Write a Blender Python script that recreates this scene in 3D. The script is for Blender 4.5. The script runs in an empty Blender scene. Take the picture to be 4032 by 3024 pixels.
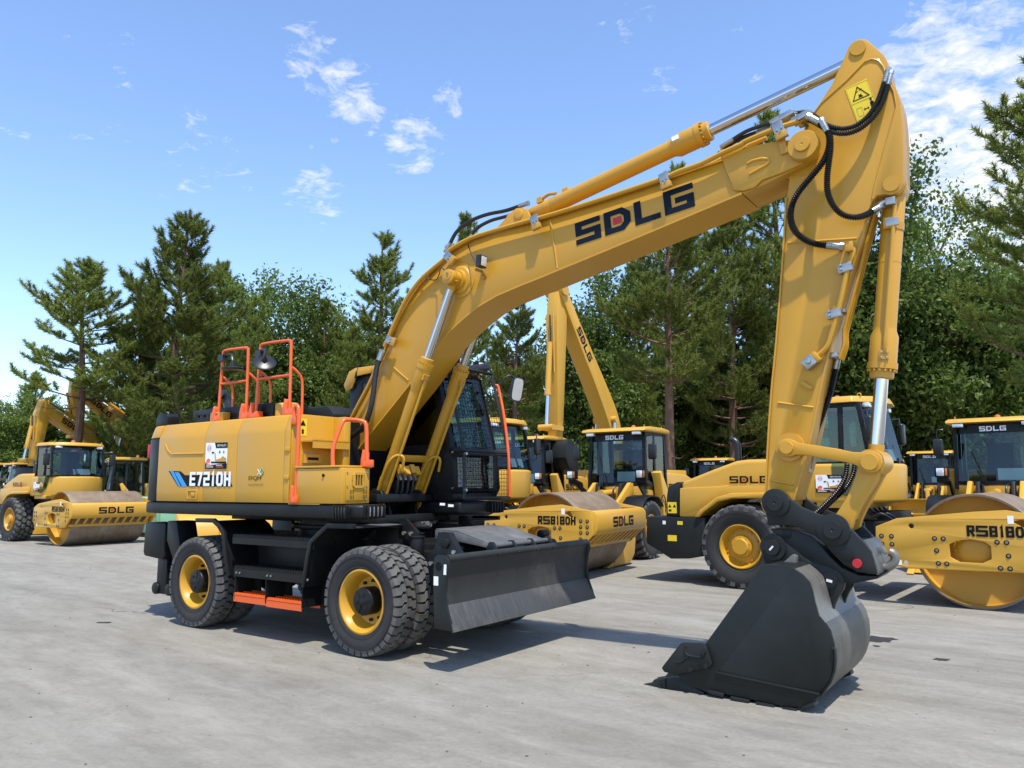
import bpy, bmesh, math, random
from mathutils import Vector, Matrix, noise
from mathutils.geometry import tessellate_polygon
random.seed(7)
sc = bpy.context.scene
R_ = math.radians
PI = math.pi
# ---------------------------------------------------------------- camera
FPX, PITCH, ROLL, CAMH = 3031.06, 0.1316, -0.0029, 1.6463      # focal length in px of a 4032 px wide frame
cam = bpy.data.objects.new('camera', bpy.data.cameras.new('camera'))
sc.collection.objects.link(cam)
cam.data.sensor_width = 36; cam.data.lens = 36*FPX/4032; cam.data.clip_end = 3000
cX = Vector((1, 0, 0)); cF = Vector((0, math.cos(PITCH), math.sin(PITCH))); cU = Vector((0, -math.sin(PITCH), math.cos(PITCH)))
cX, cU = cX*math.cos(ROLL)+cU*math.sin(ROLL), -cX*math.sin(ROLL)+cU*math.cos(ROLL)
cam.matrix_world = Matrix.Translation((0, 0, CAMH)) @ Matrix((cX, cU, -cF)).transposed().to_4x4()
sc.camera = cam
# ---------------------------------------------------------------- sky and sun
SUN = Vector((0.136, -0.429, 1)).normalized()
sun = bpy.data.objects.new('sun', bpy.data.lights.new('sun', 'SUN')); sc.collection.objects.link(sun)
sun.data.energy = 3.0; sun.data.angle = R_(0.8); sun.data.color = (1, .955, .88)
sun.rotation_euler = SUN.to_track_quat('Z', 'Y').to_euler()
world = bpy.data.worlds.new('World'); sc.world = world; world.use_nodes = True
def px_dir(x, y):                        # direction through a pixel of the 2212 px wide view of the photograph
    K = 4032/2212
    return (cF+cX*(x*K-2016)/FPX+cU*(1512-y*K)/FPX).normalized()
def build_world():
    nt = world.node_tree; N = nt.nodes; L = nt.links; N.clear()
    out = N.new('ShaderNodeOutputWorld'); bg = N.new('ShaderNodeBackground'); L.new(bg.outputs[0], out.inputs[0])
    sky = N.new('ShaderNodeTexSky'); sky.sky_type = 'NISHITA'; sky.sun_disc = False
    sky.sun_elevation = math.asin(SUN.z); sky.sun_rotation = math.atan2(SUN.x, SUN.y)
    sky.altitude = 700; sky.air_density = 1.0; sky.dust_density = .7; sky.ozone_density = 2.2
    tc = N.new('ShaderNodeTexCoord')
    def mth(op, a, b=None, clamp=False):
        n = N.new('ShaderNodeMath'); n.operation = op; n.use_clamp = clamp
        for i, v in enumerate((a, b)):
            if v is None: continue
            if isinstance(v, (int, float)): n.inputs[i].default_value = v
            else: L.new(v, n.inputs[i])
        return n.outputs[0]
    sep = N.new('ShaderNodeSeparateXYZ'); L.new(tc.outputs['Generated'], sep.inputs[0])
    zz = mth('ADD', mth('MAXIMUM', sep.outputs[2], 0.0), .13)
    cmb = N.new('ShaderNodeCombineXYZ'); L.new(mth('DIVIDE', sep.outputs[0], zz), cmb.inputs[0]); L.new(mth('DIVIDE', sep.outputs[1], zz), cmb.inputs[1])
    def nz(scale, det, rough, off, dist=.3):
        mp = N.new('ShaderNodeVectorMath'); mp.operation = 'ADD'; L.new(cmb.outputs[0], mp.inputs[0]); mp.inputs[1].default_value = off
        n = N.new('ShaderNodeTexNoise'); n.inputs['Scale'].default_value = scale; n.inputs['Detail'].default_value = det
        n.inputs['Roughness'].default_value = rough; n.inputs['Distortion'].default_value = dist; L.new(mp.outputs[0], n.inputs['Vector']); return n.outputs['Fac']
    fine = nz(17, 10, .62, (3.1, 1.7, 0), .5); big = nz(1.1, 3, .5, (8.3, 2.2, 4)); wisp = nz(7.5, 8, .66, (1.5, 9.2, 2), 1.0)
    blobs = [((670, 105), 2.3, .9), ((745, 185), 2.8, 1.0), ((775, 235), 2.2, .9), ((895, 310), 2.6, 1.0), ((675, 425), 2.6, .85), ((970, 215), 1.8, .7), ((665, 340), 1.5, .6),
             ((925, 255), 1.6, .7), ((715, 285), 1.3, .6), ((1375, 50), 2.0, .5), ((2035, 75), 3.4, .95), ((2120, 150), 3.0, .6), ((1430, 180), 1.8, .45), ((2080, 300), 8.5, 1.25), ((2190, 390), 9, 1.3), ((1990, 370), 6, 1.1),
             ((270, 190), 6, .42), ((400, 340), 5, .42), ((540, 430), 2, .35)]
    tot = None
    for (x, y), rad, s in blobs:
        d = px_dir(x, y)
        dp = N.new('ShaderNodeVectorMath'); dp.operation = 'DOT_PRODUCT'; nm = N.new('ShaderNodeVectorMath'); nm.operation = 'NORMALIZE'
        L.new(tc.outputs['Generated'], nm.inputs[0]); L.new(nm.outputs[0], dp.inputs[0]); dp.inputs[1].default_value = d
        mr = N.new('ShaderNodeMapRange'); mr.interpolation_type = 'SMOOTHSTEP'; L.new(dp.outputs['Value'], mr.inputs['Value'])
        mr.inputs['From Min'].default_value = math.cos(R_(rad*1.22)); mr.inputs['From Max'].default_value = 1.0; mr.inputs['To Max'].default_value = s
        tot = mr.outputs[0] if tot is None else mth('MAXIMUM', tot, mr.outputs[0])
    gen = mth('MULTIPLY', mth('SUBTRACT', big, .58, True), 3.0)
    mask = mth('MAXIMUM', tot, gen)
    mixn = mth('ADD', mth('MULTIPLY', fine, .55), mth('MULTIPLY', wisp, .45))
    cl = mth('MULTIPLY', mth('SUBTRACT', mth('ADD', mth('MULTIPLY', mask, .85), mth('MULTIPLY', mth('SUBTRACT', mixn, .5), 3.6)), .56), 1.5, True)
    cl = mth('MULTIPLY', cl, .92)
    tint = N.new('ShaderNodeMix'); tint.data_type = 'RGBA'; tint.blend_type = 'MULTIPLY'; tint.inputs[0].default_value = 1
    L.new(sky.outputs[0], tint.inputs[6]); tint.inputs[7].default_value = SKYTINT
    mix = N.new('ShaderNodeMix'); mix.data_type = 'RGBA'; L.new(cl, mix.inputs[0]); L.new(tint.outputs[2], mix.inputs[6]); mix.inputs[7].default_value = CLOUD
    L.new(mix.outputs[2], bg.inputs[0]); bg.inputs[1].default_value = .15
SKYTINT = (.95, .99, 1.06, 1); CLOUD = (3.6, 3.65, 3.7, 1)
build_world()
sc.render.engine = 'CYCLES'
vs = sc.view_settings; vs.view_transform = 'Standard'; vs.look = 'None'; vs.exposure = 0.98; vs.gamma = 1
# ---------------------------------------------------------------- pixel -> position helpers
EO = Vector((-1.9271, 9.5477, 0)); EYAW = -0.6201              # the excavator's place on the ground
class Frame:
    def __init__(s, o, yaw): s.o = Vector(o); s.yaw = yaw; s.e1 = Vector((math.cos(yaw), math.sin(yaw), 0)); s.e2 = Vector((-math.sin(yaw), math.cos(yaw), 0))
    def loc(s, p): d = p-s.o; return Vector((d.dot(s.e1), d.dot(s.e2), d.z))
EX = Frame(EO, EYAW)
CC = Vector((0, 0, CAMH))
class Crop:                               # crop (x0,y0)-(x1,..) of the photograph shown W pixels wide
    def __init__(s, x0, y0, x1, W): s.x0, s.y0, s.s = x0, y0, W/(x1-x0)
    def ray(s, x, y):
        return cF+cX*((s.x0+x/s.s)-2016)/FPX+cU*(1512-(s.y0+y/s.s))/FPX
    def Y(s, x, y, c, fr=EX):             # hit the plane Y=c of a machine's own frame
        d = s.ray(x, y); t = (c-(CC-fr.o).dot(fr.e2))/d.dot(fr.e2); return fr.loc(CC+d*t)
    def X(s, x, y, c, fr=EX):
        d = s.ray(x, y); t = (c-(CC-fr.o).dot(fr.e1))/d.dot(fr.e1); return fr.loc(CC+d*t)
    def G(s, x, y, z=0):
        d = s.ray(x, y); return CC+d*((z-CAMH)/d.z)
    def xz(s, pts, c, fr=EX): return [(q.x, q.z) for q in (s.Y(x, y, c, fr) for x, y in pts)]
kA = Crop(1600, 500, 3000, 2212); kB = Crop(2900, 100, 3700, 1475); kC = Crop(2900, 800, 3700, 1106); kD = Crop(2500, 1800, 3600, 1659)
kE = Crop(2550, 1500, 3550, 1843); kF = Crop(1250, 1300, 2150, 1866); kG = Crop(500, 1250, 1600, 2147); kH = Crop(500, 1950, 1500, 2212)
kI = Crop(1200, 1950, 2400, 2212); kJ = Crop(1900, 900, 2500, 1244); kL = Crop(3050, 1700, 3550, 1382); kM = Crop(1300, 1000, 2000, 1290); kN = Crop(1700, 1400, 2100, 1005)
kV = Crop(0, 0, 4032, 2212); kO = Crop(1850, 1550, 2850, 2074); kP = Crop(3250, 1550, 4032, 1441); kQ = Crop(0, 1450, 700, 1452)
# ---------------------------------------------------------------- materials
def mat(name, col, rough=.5, metal=0., var=.0, vscale=3., bump=0., bscale=60., coat=0., spec=.5, dust=0., streak=None):
    m = bpy.data.materials.new(name); m.use_nodes = True; nt = m.node_tree; N = nt.nodes; L = nt.links; b = N['Principled BSDF']
    b.inputs['Base Color'].default_value = (*col, 1); b.inputs['Roughness'].default_value = rough; b.inputs['Metallic'].default_value = metal
    b.inputs['Coat Weight'].default_value = coat; b.inputs['Coat Roughness'].default_value = .12; b.inputs['Specular IOR Level'].default_value = spec
    tc = N.new('ShaderNodeTexCoord')
    src = None
    if var or dust:
        n = N.new('ShaderNodeTexNoise'); n.inputs['Scale'].default_value = vscale; n.inputs['Detail'].default_value = 7; n.inputs['Roughness'].default_value = .62
        v = tc.outputs['Object']
        if streak:
            mp = N.new('ShaderNodeMapping'); mp.inputs['Scale'].default_value = streak; L.new(v, mp.inputs[0]); v = mp.outputs[0]
        L.new(v, n.inputs['Vector'])
        mx = N.new('ShaderNodeMix'); mx.data_type = 'RGBA'; L.new(n.outputs['Fac'], mx.inputs[0])
        mx.inputs[6].default_value = (*[c*(1-var) for c in col], 1); mx.inputs[7].default_value = (*[min(1, c*(1+var)) for c in col], 1); src = mx.outputs[2]
        rr = N.new('ShaderNodeMapRange'); L.new(n.outputs['Fac'], rr.inputs['Value']); rr.inputs['To Min'].default_value = max(.02, rough-.1); rr.inputs['To Max'].default_value = rough+.12
        L.new(rr.outputs[0], b.inputs['Roughness'])
        if dust:
            n2 = N.new('ShaderNodeTexNoise'); n2.inputs['Scale'].default_value = 2.1; n2.inputs['Detail'].default_value = 9; n2.inputs['Roughness'].default_value = .7; L.new(tc.outputs['Object'], n2.inputs['Vector'])
            cr = N.new('ShaderNodeMapRange'); L.new(n2.outputs['Fac'], cr.inputs['Value']); cr.inputs['From Min'].default_value = .48; cr.inputs['From Max'].default_value = .78; cr.inputs['To Max'].default_value = dust
            m2 = N.new('ShaderNodeMix'); m2.data_type = 'RGBA'; L.new(cr.outputs[0], m2.inputs[0]); L.new(src, m2.inputs[6]); m2.inputs[7].default_value = (.30, .27, .22, 1); src = m2.outputs[2]
        L.new(src, b.inputs['Base Color'])
    if bump:
        n3 = N.new('ShaderNodeTexNoise'); n3.inputs['Scale'].default_value = bscale; n3.inputs['Detail'].default_value = 4; L.new(tc.outputs['Object'], n3.inputs['Vector'])
        bp = N.new('ShaderNodeBump'); bp.inputs['Strength'].default_value = bump; bp.inputs['Distance'].default_value = .01; L.new(n3.outputs['Fac'], bp.inputs['Height']); L.new(bp.outputs[0], b.inputs['Normal'])
    return m
YEL = mat('yellow_paint', (.515, .262, .018), .40, var=.08, vscale=2.2, bump=.04, bscale=35, coat=.14, spec=.4, dust=.03)
YEP = mat('pale_yellow_paint', (.55, .298, .034), .42, var=.06, vscale=2.2, bump=.03, bscale=35, coat=.08, spec=.4, dust=.05)
BLK = mat('black_paint', (.0075, .0082, .0085), .42, var=.25, vscale=4, bump=.05, bscale=50, spec=.25, dust=.03)
GRY = mat('dark_grey_paint', (.0125, .0145, .0138), .46, var=.25, vscale=3, bump=.05, bscale=60, spec=.28, dust=.03)
BLD = mat('scuffed_blade_paint', (.026, .026, .023), .5, var=.45, vscale=3, bump=.06, bscale=60, spec=.3, dust=.16, streak=(1, 5, .8))
WORN = mat('worn_steel', (.065, .062, .055), .45, metal=.2, var=.7, vscale=5, bump=.15, bscale=80, dust=.35, streak=(1, 6, 1))
SCRAPED = mat('scraped_steel', (.16, .15, .13), .42, metal=.35, var=.85, vscale=7, bump=.2, bscale=90, dust=.35, streak=(1, 7, 1))
DUSTY = mat('dusty_black_plate', (.085, .086, .084), .55, var=.4, vscale=6, dust=.6, bump=.06)
RUB = mat('tyre_rubber', (.020, .019, .018), .78, var=.2, vscale=9, bump=.12, bscale=140, dust=.08)
TREAD = mat('tread_rubber', (.075, .073, .067), .8, var=.25, vscale=12, bump=.15, bscale=120, dust=.5)
CHR = mat('chrome', (.55, .56, .58), .12, metal=1)
ZINC = mat('zinc_steel', (.36, .365, .35), .32, metal=.85, var=.2, vscale=20)
ORA = mat('orange_paint', (.72, .105, .014), .38, var=.05, coat=.2)
HOSE = mat('black_hose', (.012, .012, .013), .35, bump=.05)
WHT = mat('white_print', (.80, .80, .79), .5)
BLU = mat('blue_print', (.03, .28, .62), .5)
INK = mat('black_print', (.007, .0075, .009), .6, spec=.15)
NAVY = mat('navy_print', (.004, .009, .020), .55, spec=.15)
RED = mat('red_paint', (.45, .012, .02), .4)
PINK = mat('pink_print', (.70, .32, .38), .6)
GRN = mat('green_print', (.05, .35, .08), .6)
LBL = mat('label_yellow', (.78, .55, .02), .45)
DRUM = mat('drum_steel', (.185, .130, .078), .68, metal=.1, var=.6, vscale=4.5, bump=.3, bscale=30, dust=.75)
AMB = mat('amber_lens', (.55, .16, .03), .2)
LENS = mat('lamp_lens', (.75, .77, .78), .12, metal=.4)
MIRR = mat('mirror_glass', (.85, .87, .88), .04, metal=1)
SEAT = mat('seat_fabric', (.02, .02, .022), .8)
PAPER = mat('paper', (.72, .73, .72), .7)
CONT = mat('pale_green_paint', (.26, .50, .30), .5, var=.08, dust=.1)
TARP = mat('blue_cloth', (.012, .03, .26), .7, var=.2)
def glass(name, col, refl=.9):
    m = bpy.data.materials.new(name); m.use_nodes = True; nt = m.node_tree; N = nt.nodes; L = nt.links; N.clear()
    o = N.new('ShaderNodeOutputMaterial'); mx = N.new('ShaderNodeMixShader'); t = N.new('ShaderNodeBsdfTransparent'); g = N.new('ShaderNodeBsdfGlossy'); f = N.new('ShaderNodeFresnel')
    t.inputs[0].default_value = (*col, 1); g.inputs['Roughness'].default_value = .02; g.inputs[0].default_value = (refl, refl, refl, 1); f.inputs[0].default_value = 1.5
    mm = N.new('ShaderNodeMath'); mm.operation = 'MULTIPLY_ADD'; L.new(f.outputs[0], mm.inputs[0]); mm.inputs[1].default_value = 1.0; mm.inputs[2].default_value = .02
    L.new(mm.outputs[0], mx.inputs[0]); L.new(t.outputs[0], mx.inputs[1]); L.new(g.outputs[0], mx.inputs[2]); L.new(mx.outputs[0], o.inputs[0]); return m
GLS = glass('tinted_glass', (.62, .80, .79), .75); GLD = glass('dark_tinted_glass', (.42, .62, .60), .6)
# ---------------------------------------------------------------- mesh builder
def cr(pts, k=6):                          # Catmull-Rom
    P = [Vector(p) for p in pts]; out = []
    for i in range(len(P)-1):
        a = P[i-1] if i else P[0]*2-P[1]; b, c = P[i], P[i+1]; d = P[i+2] if i+2 < len(P) else P[-1]*2-P[-2]
        for j in range(k):
            t = j/k; out.append(.5*((2*b)+(c-a)*t+(2*a-5*b+4*c-d)*t*t+(3*b-a-3*c+d)*t**3))
    out.append(P[-1]); return out
def arc(cx, cy, r, a0, a1, n=8): return [(cx+r*math.cos(R_(a0+(a1-a0)*i/n)), cy+r*math.sin(R_(a0+(a1-a0)*i/n))) for i in range(n+1)]
class MB:
    def __init__(s): s.v = []; s.f = []; s.m = []; s.cur = 0
    def add(s, v, f):
        o = len(s.v); s.v += [tuple(p) for p in v]; s.f += [tuple(i+o for i in q) for q in f]; s.m += [s.cur]*len(f); return s
    def mi(s, i): s.cur = i; return s
    def map(s, u, w, a, ax):
        return {'Y': (u, a, w), 'Z': (u, w, a), 'X': (a, u, w)}[ax]
    def prism(s, poly, a, b, ax='Y', b_poly=None):
        n = len(poly); q = b_poly or poly
        v = [s.map(x, y, a, ax) for x, y in poly]+[s.map(x, y, b, ax) for x, y in q]
        return s.add(v, [tuple(range(n)), tuple(range(2*n-1, n-1, -1))]+[(i, (i+1) % n, n+(i+1) % n, n+i) for i in range(n)])
    def holes(s, outer, hs, a, b, ax='Y'):
        loops = [outer]+hs; tri = tessellate_polygon([[Vector((x, y, 0)) for x, y in l] for l in loops])
        flat = [p for l in loops for p in l]; n = len(flat)
        v = [s.map(x, y, a, ax) for x, y in flat]+[s.map(x, y, b, ax) for x, y in flat]
        f = [tuple(t) for t in tri]+[tuple(i+n for i in reversed(t)) for t in tri]; o = 0
        for l in loops:
            k = len(l); f += [(o+i, o+(i+1) % k, n+o+(i+1) % k, n+o+i) for i in range(k)]; o += k
        return s.add(v, f)
    def box(s, x0, x1, y0, y1, z0, z1):
        return s.prism([(x0, z0), (x1, z0), (x1, z1), (x0, z1)], y0, y1)
    def obox(s, c, ax, h):
        c = Vector(c); a = [Vector(q).normalized()*k for q, k in zip(ax, h)]
        v = [c+a[0]*i+a[1]*j+a[2]*k for i in (-1, 1) for j in (-1, 1) for k in (-1, 1)]
        return s.add(v, [(0, 1, 3, 2), (4, 6, 7, 5), (0, 4, 5, 1), (2, 3, 7, 6), (0, 2, 6, 4), (1, 5, 7, 3)])
    def frame(s, d):
        d = Vector(d).normalized(); u = d.cross(Vector((0, 0, 1)))
        if u.length < .1: u = d.cross(Vector((0, 1, 0)))
        u.normalize(); return u, d.cross(u)
    def lathe(s, prof, p0, d, n=24, closed=False):   # prof: list of (t along d, r)
        p0 = Vector(p0); d = Vector(d).normalized(); u, w = s.frame(d); v = []; f = []
        for t, r in prof:
            for i in range(n):
                a = 2*PI*i/n; v.append(p0+d*t+(u*math.cos(a)+w*math.sin(a))*r)
        k = len(prof)
        for j in range(k-1 if not closed else k):
            for i in range(n):
                a, b = j*n, ((j+1) % k)*n; f.append((a+i, a+(i+1) % n, b+(i+1) % n, b+i))
        if not closed: f += [tuple(range(n-1, -1, -1)), tuple(range((k-1)*n, k*n))]
        return s.add(v, f)
    def cyl(s, p0, p1, r, r1=None, n=20):
        d = Vector(p1)-Vector(p0); return s.lathe([(0, r), (d.length, r if r1 is None else r1)], p0, d, n)
    def tube(s, pts, r, n=8, k=0, corr=0, pitch=.02):
        P = cr(pts, k) if k else [Vector(p) for p in pts]
        rad = [r]*len(P)
        if corr:
            L = [0]
            for i in range(1, len(P)): L.append(L[-1]+(P[i]-P[i-1]).length)
            m = max(4, int(L[-1]/pitch)*2); Q = []; j = 0
            for i in range(m+1):
                t = L[-1]*i/m
                while j < len(P)-2 and L[j+1] < t: j += 1
                g = (t-L[j])/max(1e-6, L[j+1]-L[j]); Q.append(P[j].lerp(P[j+1], g))
            P = Q; rad = [r+(corr if i % 2 else -corr) for i in range(len(P))]
        v = []; f = []; t = (P[1]-P[0]).normalized(); u, w = s.frame(t)
        for i, p in enumerate(P):
            a = P[min(i+1, len(P)-1)]-P[max(i-1, 0)]; a.normalize()
            q = t.rotation_difference(a); u = q @ u; w = q @ w; t = a
            for j in range(n): v.append(p+(u*math.cos(2*PI*j/n)+w*math.sin(2*PI*j/n))*rad[i])
        for i in range(len(P)-1):
            for j in range(n): f.append((i*n+j, i*n+(j+1) % n, (i+1)*n+(j+1) % n, (i+1)*n+j))
        f += [tuple(range(n-1, -1, -1)), tuple(range((len(P)-1)*n, len(P)*n))]
        return s.add(v, f)
    def strip(s, path, y0, y1, t, up=True):          # plate of thickness t along an XZ polyline
        n = len(path); nr = []
        for i in range(n):
            a = Vector(path[min(i+1, n-1)])-Vector(path[max(i-1, 0)]); a.normalize(); nr.append(Vector((-a.y, a.x)))
        o = [(path[i][0]+nr[i].x*t, path[i][1]+nr[i].y*t) for i in range(n)]
        return s.prism(list(path)+o[::-1], y0, y1)
    def quad(s, a, b, c, d): return s.add([a, b, c, d], [(0, 1, 2, 3)])
    def obj(s, name, mats, parent=None, bevel=0, seg=2, flat=False, rec=True, ang=35):
        me = bpy.data.meshes.new(name); bm = bmesh.new(); vs_ = [bm.verts.new(p) for p in s.v]
        for q, m in zip(s.f, s.m):
            try: fc = bm.faces.new([vs_[i] for i in q]); fc.material_index = m
            except ValueError: pass
        if rec: bmesh.ops.recalc_face_normals(bm, faces=bm.faces[:])
        if bevel:
            ed = [e for e in bm.edges if len(e.link_faces) == 2 and e.calc_face_angle(0) > R_(ang)]
            bmesh.ops.bevel(bm, geom=ed, offset=bevel, segments=seg, profile=.5, affect='EDGES', clamp_overlap=True)
        if not flat:
            for fc in bm.faces: fc.smooth = True
            for e in bm.edges:
                if len(e.link_faces) != 2 or e.calc_face_angle(0) > R_(38): e.smooth = False
        bm.to_mesh(me); bm.free()
        for m in (mats if isinstance(mats, (list, tuple)) else [mats]): me.materials.append(m)
        return link(name, me, parent)
def link(name, me, parent=None, loc=None, rotz=0):
    o = bpy.data.objects.new(name, me); sc.collection.objects.link(o)
    if parent: o.parent = parent
    if loc is not None: o.location = loc
    if rotz: o.rotation_euler = (0, 0, rotz)
    return o
def thing(name, label, cat, loc=(0, 0, 0), rotz=0, group=None):
    o = link(name, None, None, loc, rotz); o.empty_display_size = .2; return tag(o, label, cat, group)
def tag(o, label=None, cat=None, group=None, kind=None):
    for k, v in (('label', label), ('category', cat), ('group', group), ('kind', kind)):
        if v: o[k] = v
    return o
def copy_tree(o, parent=None):
    c = o.copy(); sc.collection.objects.link(c); c.parent = parent
    for ch in list(o.children): copy_tree(ch, c)
    return c
# ---------------------------------------------------------------- lettering
GL = {'S': ([[(1, 1), (0, 1), (0, .5), (1, .5), (1, 0), (0, 0)]], .92), 'D': ([[(0, 0), (0, 1), (.72, 1), (1, .72), (1, .28), (.72, 0), (0, 0)]], .92),
      'L': ([[(0, 1), (0, 0), (1, 0)]], .85), 'G': ([[(1, 1), (0, 1), (0, 0), (1, 0), (1, .48), (.5, .48)]], .95),
      'R': ([[(0, 0), (0, 1), (1, 1), (1, .5), (0, .5)], [(.45, .5), (1, 0)]], .62), '8': ([[(0, 0), (0, 1), (1, 1), (1, 0), (0, 0)], [(0, .5), (1, .5)]], .62),
      '1': ([[(.2, .84), (.55, 1), (.55, 0)]], .42), '0': ([[(0, .15), (0, .85), (.2, 1), (.8, 1), (1, .85), (1, .15), (.8, 0), (.2, 0), (0, .15)]], .62),
      'H': ([[(0, 0), (0, 1)], [(1, 0), (1, 1)], [(0, .5), (1, .5)]], .62), 'E': ([[(1, 1), (0, 1), (0, 0), (1, 0)], [(0, .5), (.9, .5)]], .58),
      '7': ([[(0, 1), (1, 1), (.45, 0)]], .58), '2': ([[(0, 1), (1, 1), (1, .5), (0, .5), (0, 0), (1, 0)]], .6)}
def glyphs(text, t=.2, gap=.16):           # -> list of quads in a box 1 high, and its width
    quads = []; x0 = 0
    for ch in text:
        if ch == ' ': x0 += .5; continue
        pl, w = GL[ch]
        for line in pl:
            P = [Vector((x0+t/2+(w-t)*x, t/2+(1-t)*y)) for x, y in line]; n = len(P); closed = (P[0]-P[-1]).length < 1e-6
            off = []
            for i in range(n):
                a = (P[i]-P[i-1]).normalized() if i else ((P[0]-P[-2]).normalized() if closed else None)
                b = (P[i+1]-P[i]).normalized() if i < n-1 else ((P[1]-P[0]).normalized() if closed else None)
                p = P[i]
                if a is None: p = p-b*t/2 if not (line[0][0] in (.45, .2)) else p; nn = Vector((-b.y, b.x))*t/2
                elif b is None: p = p+a*t/2; nn = Vector((-a.y, a.x))*t/2
                else:
                    na, nb = Vector((-a.y, a.x)), Vector((-b.y, b.x)); m = (na+nb); m = m.normalized() if m.length > .01 else na; nn = m*(t/2)/max(.35, m.dot(na))
                off.append((p+nn, p-nn))
            for i in range(n-1): quads.append((off[i][0], off[i][1], off[i+1][1], off[i+1][0]))
        if ch == 'D' and text == 'SDLG': quads.append(('red', x0+w*.5, .5, .15))
        x0 += w+gap
    return quads, x0-gap
def lettering(name, text, mats, parent, o, u, v, t=.2, gap=.16, lift=.003):
    """flat lettering: o = lower left corner, u = vector along the whole text, v = up vector (height)"""
    q, w = glyphs(text, t, gap); o, u, v = Vector(o), Vector(u), Vector(v); n = u.cross(v).normalized()*lift
    mb = MB()
    for k, a in enumerate(q):
        e = n*(1+.02*(k % 9))
        if a[0] == 'red':
            _, x, y, r = a; mb.mi(1); mb.quad(*[o+u*((x+dx*r)/w)+v*(y+dy*r)+n for dx, dy in ((-1, -1), (1, -1), (1, 1), (-1, 1))]); mb.mi(0)
        else: mb.quad(*[o+u*(p.x/w)+v*p.y+e for p in a])
    return mb.obj(name, mats, parent, flat=True, rec=False)
_txt = {}
def font(name, text, m, parent, o, u, v, lift=.003):
    """small print in the built-in font; u = vector of the whole width, v = height vector"""
    c = bpy.data.curves.new('t', 'FONT'); c.body = text; ob = bpy.data.objects.new('t', c); me = bpy.data.meshes.new_from_object(ob)
    bpy.data.objects.remove(ob); xs = [p.co.x for p in me.vertices]; ys = [p.co.y for p in me.vertices]; x0, x1, y0, y1 = min(xs), max(xs), min(ys), max(ys)
    o, u, v = Vector(o), Vector(u), Vector(v); n = u.cross(v).normalized()*lift
    for p in me.vertices: p.co = o+u*((p.co.x-x0)/(x1-x0))+v*((p.co.y-y0)/(y1-y0))+n
    me.materials.clear(); me.materials.append(m); return link(name, me, parent)
def poster(parent, o, u, v, landscape=False):
    """dealer's poster: white sheet, black header with name, stamp, row of machines, black footer; o = lower left"""
    o, u, v = Vector(o), Vector(u), Vector(v); n = u.cross(v).normalized()
    P = lambda x, y, l=.004: o+u*x+v*y+n*l
    mb = MB(); mats = [WHT, INK, PINK, ORA, YEL, RED, GRY]
    def poly(mi, pts, l): mb.mi(mi); mb.add([P(x, y, l) for x, y in pts], [tuple(range(len(pts)))])
    poly(0, [(0, 0), (1, 0), (1, 1), (0, 1)], .003)
    poly(1, [(.42, 1), (1, 1), (1, .79), (.48, .79)], .005)
    poly(1, [(0, 0), (1, 0), (1, .2), (.62, .19), (.3, .12), (.1, .17), (0, .22)], .005)
    poly(3, [(0, .22), (.1, .17), (.3, .12), (.5, .165), (.3, .16), (.12, .21), (0, .27)], .006)
    asp = u.length/v.length
    for r0, r1 in ((.135, .115), (.09, .075)):
        for i in range(20):
            a, b = 2*PI*i/20, 2*PI*(i+1)/20
            poly(2, [(.17+r*math.cos(t)/ (asp if asp > 1 else 1), .80+r*math.sin(t)*(asp if asp < 1 else 1)) for r, t in ((r0, a), (r0, b), (r1, b), (r1, a))], .006)
    poly(2, [(.09, .77), (.25, .80), (.25, .84), (.09, .81)], .007)
    poly(3, [(.06, .24), (.22, .24), (.24, .36), (.14, .40), (.06, .33)], .006); poly(4, [(.5, .22), (.98, .22), (.96, .40), (.8, .48), (.72, .40), (.52, .36)], .006)
    poly(1, [(.28, .22), (.98, .2), (.98, .27), (.28, .28)], .0065); poly(4, [(.42, .62), (.47, .60), (.5, .3), (.46, .3)], .006); poly(1, [(.28, .60), (.36, .58), (.42, .64), (.33, .66)], .0065)
    poly(6, [(.62, .60), (.70, .60), (.66, .72)], .006); poly(5, [(.80, .60), (.88, .60), (.84, .72)], .006)
    for y, x1 in ((.14, .30), (.07, .4)): poly(0, [(.06, y-.012), (x1, y-.012), (x1, y+.012), (.06, y+.012)], .007)
    for y, x1 in ((.14, .80), (.07, .86)): poly(0 if y > .1 else 3, [(.52, y-.012), (x1, y-.012), (x1, y+.012), (.52, y+.012)], .007)
    ob = mb.obj('poster', mats, parent, flat=True, rec=False)
    font('poster_heading', 'SEVALO', WHT, ob, P(.54, .85, 0), u*.4, v*.085, .007)
    return ob
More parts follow.
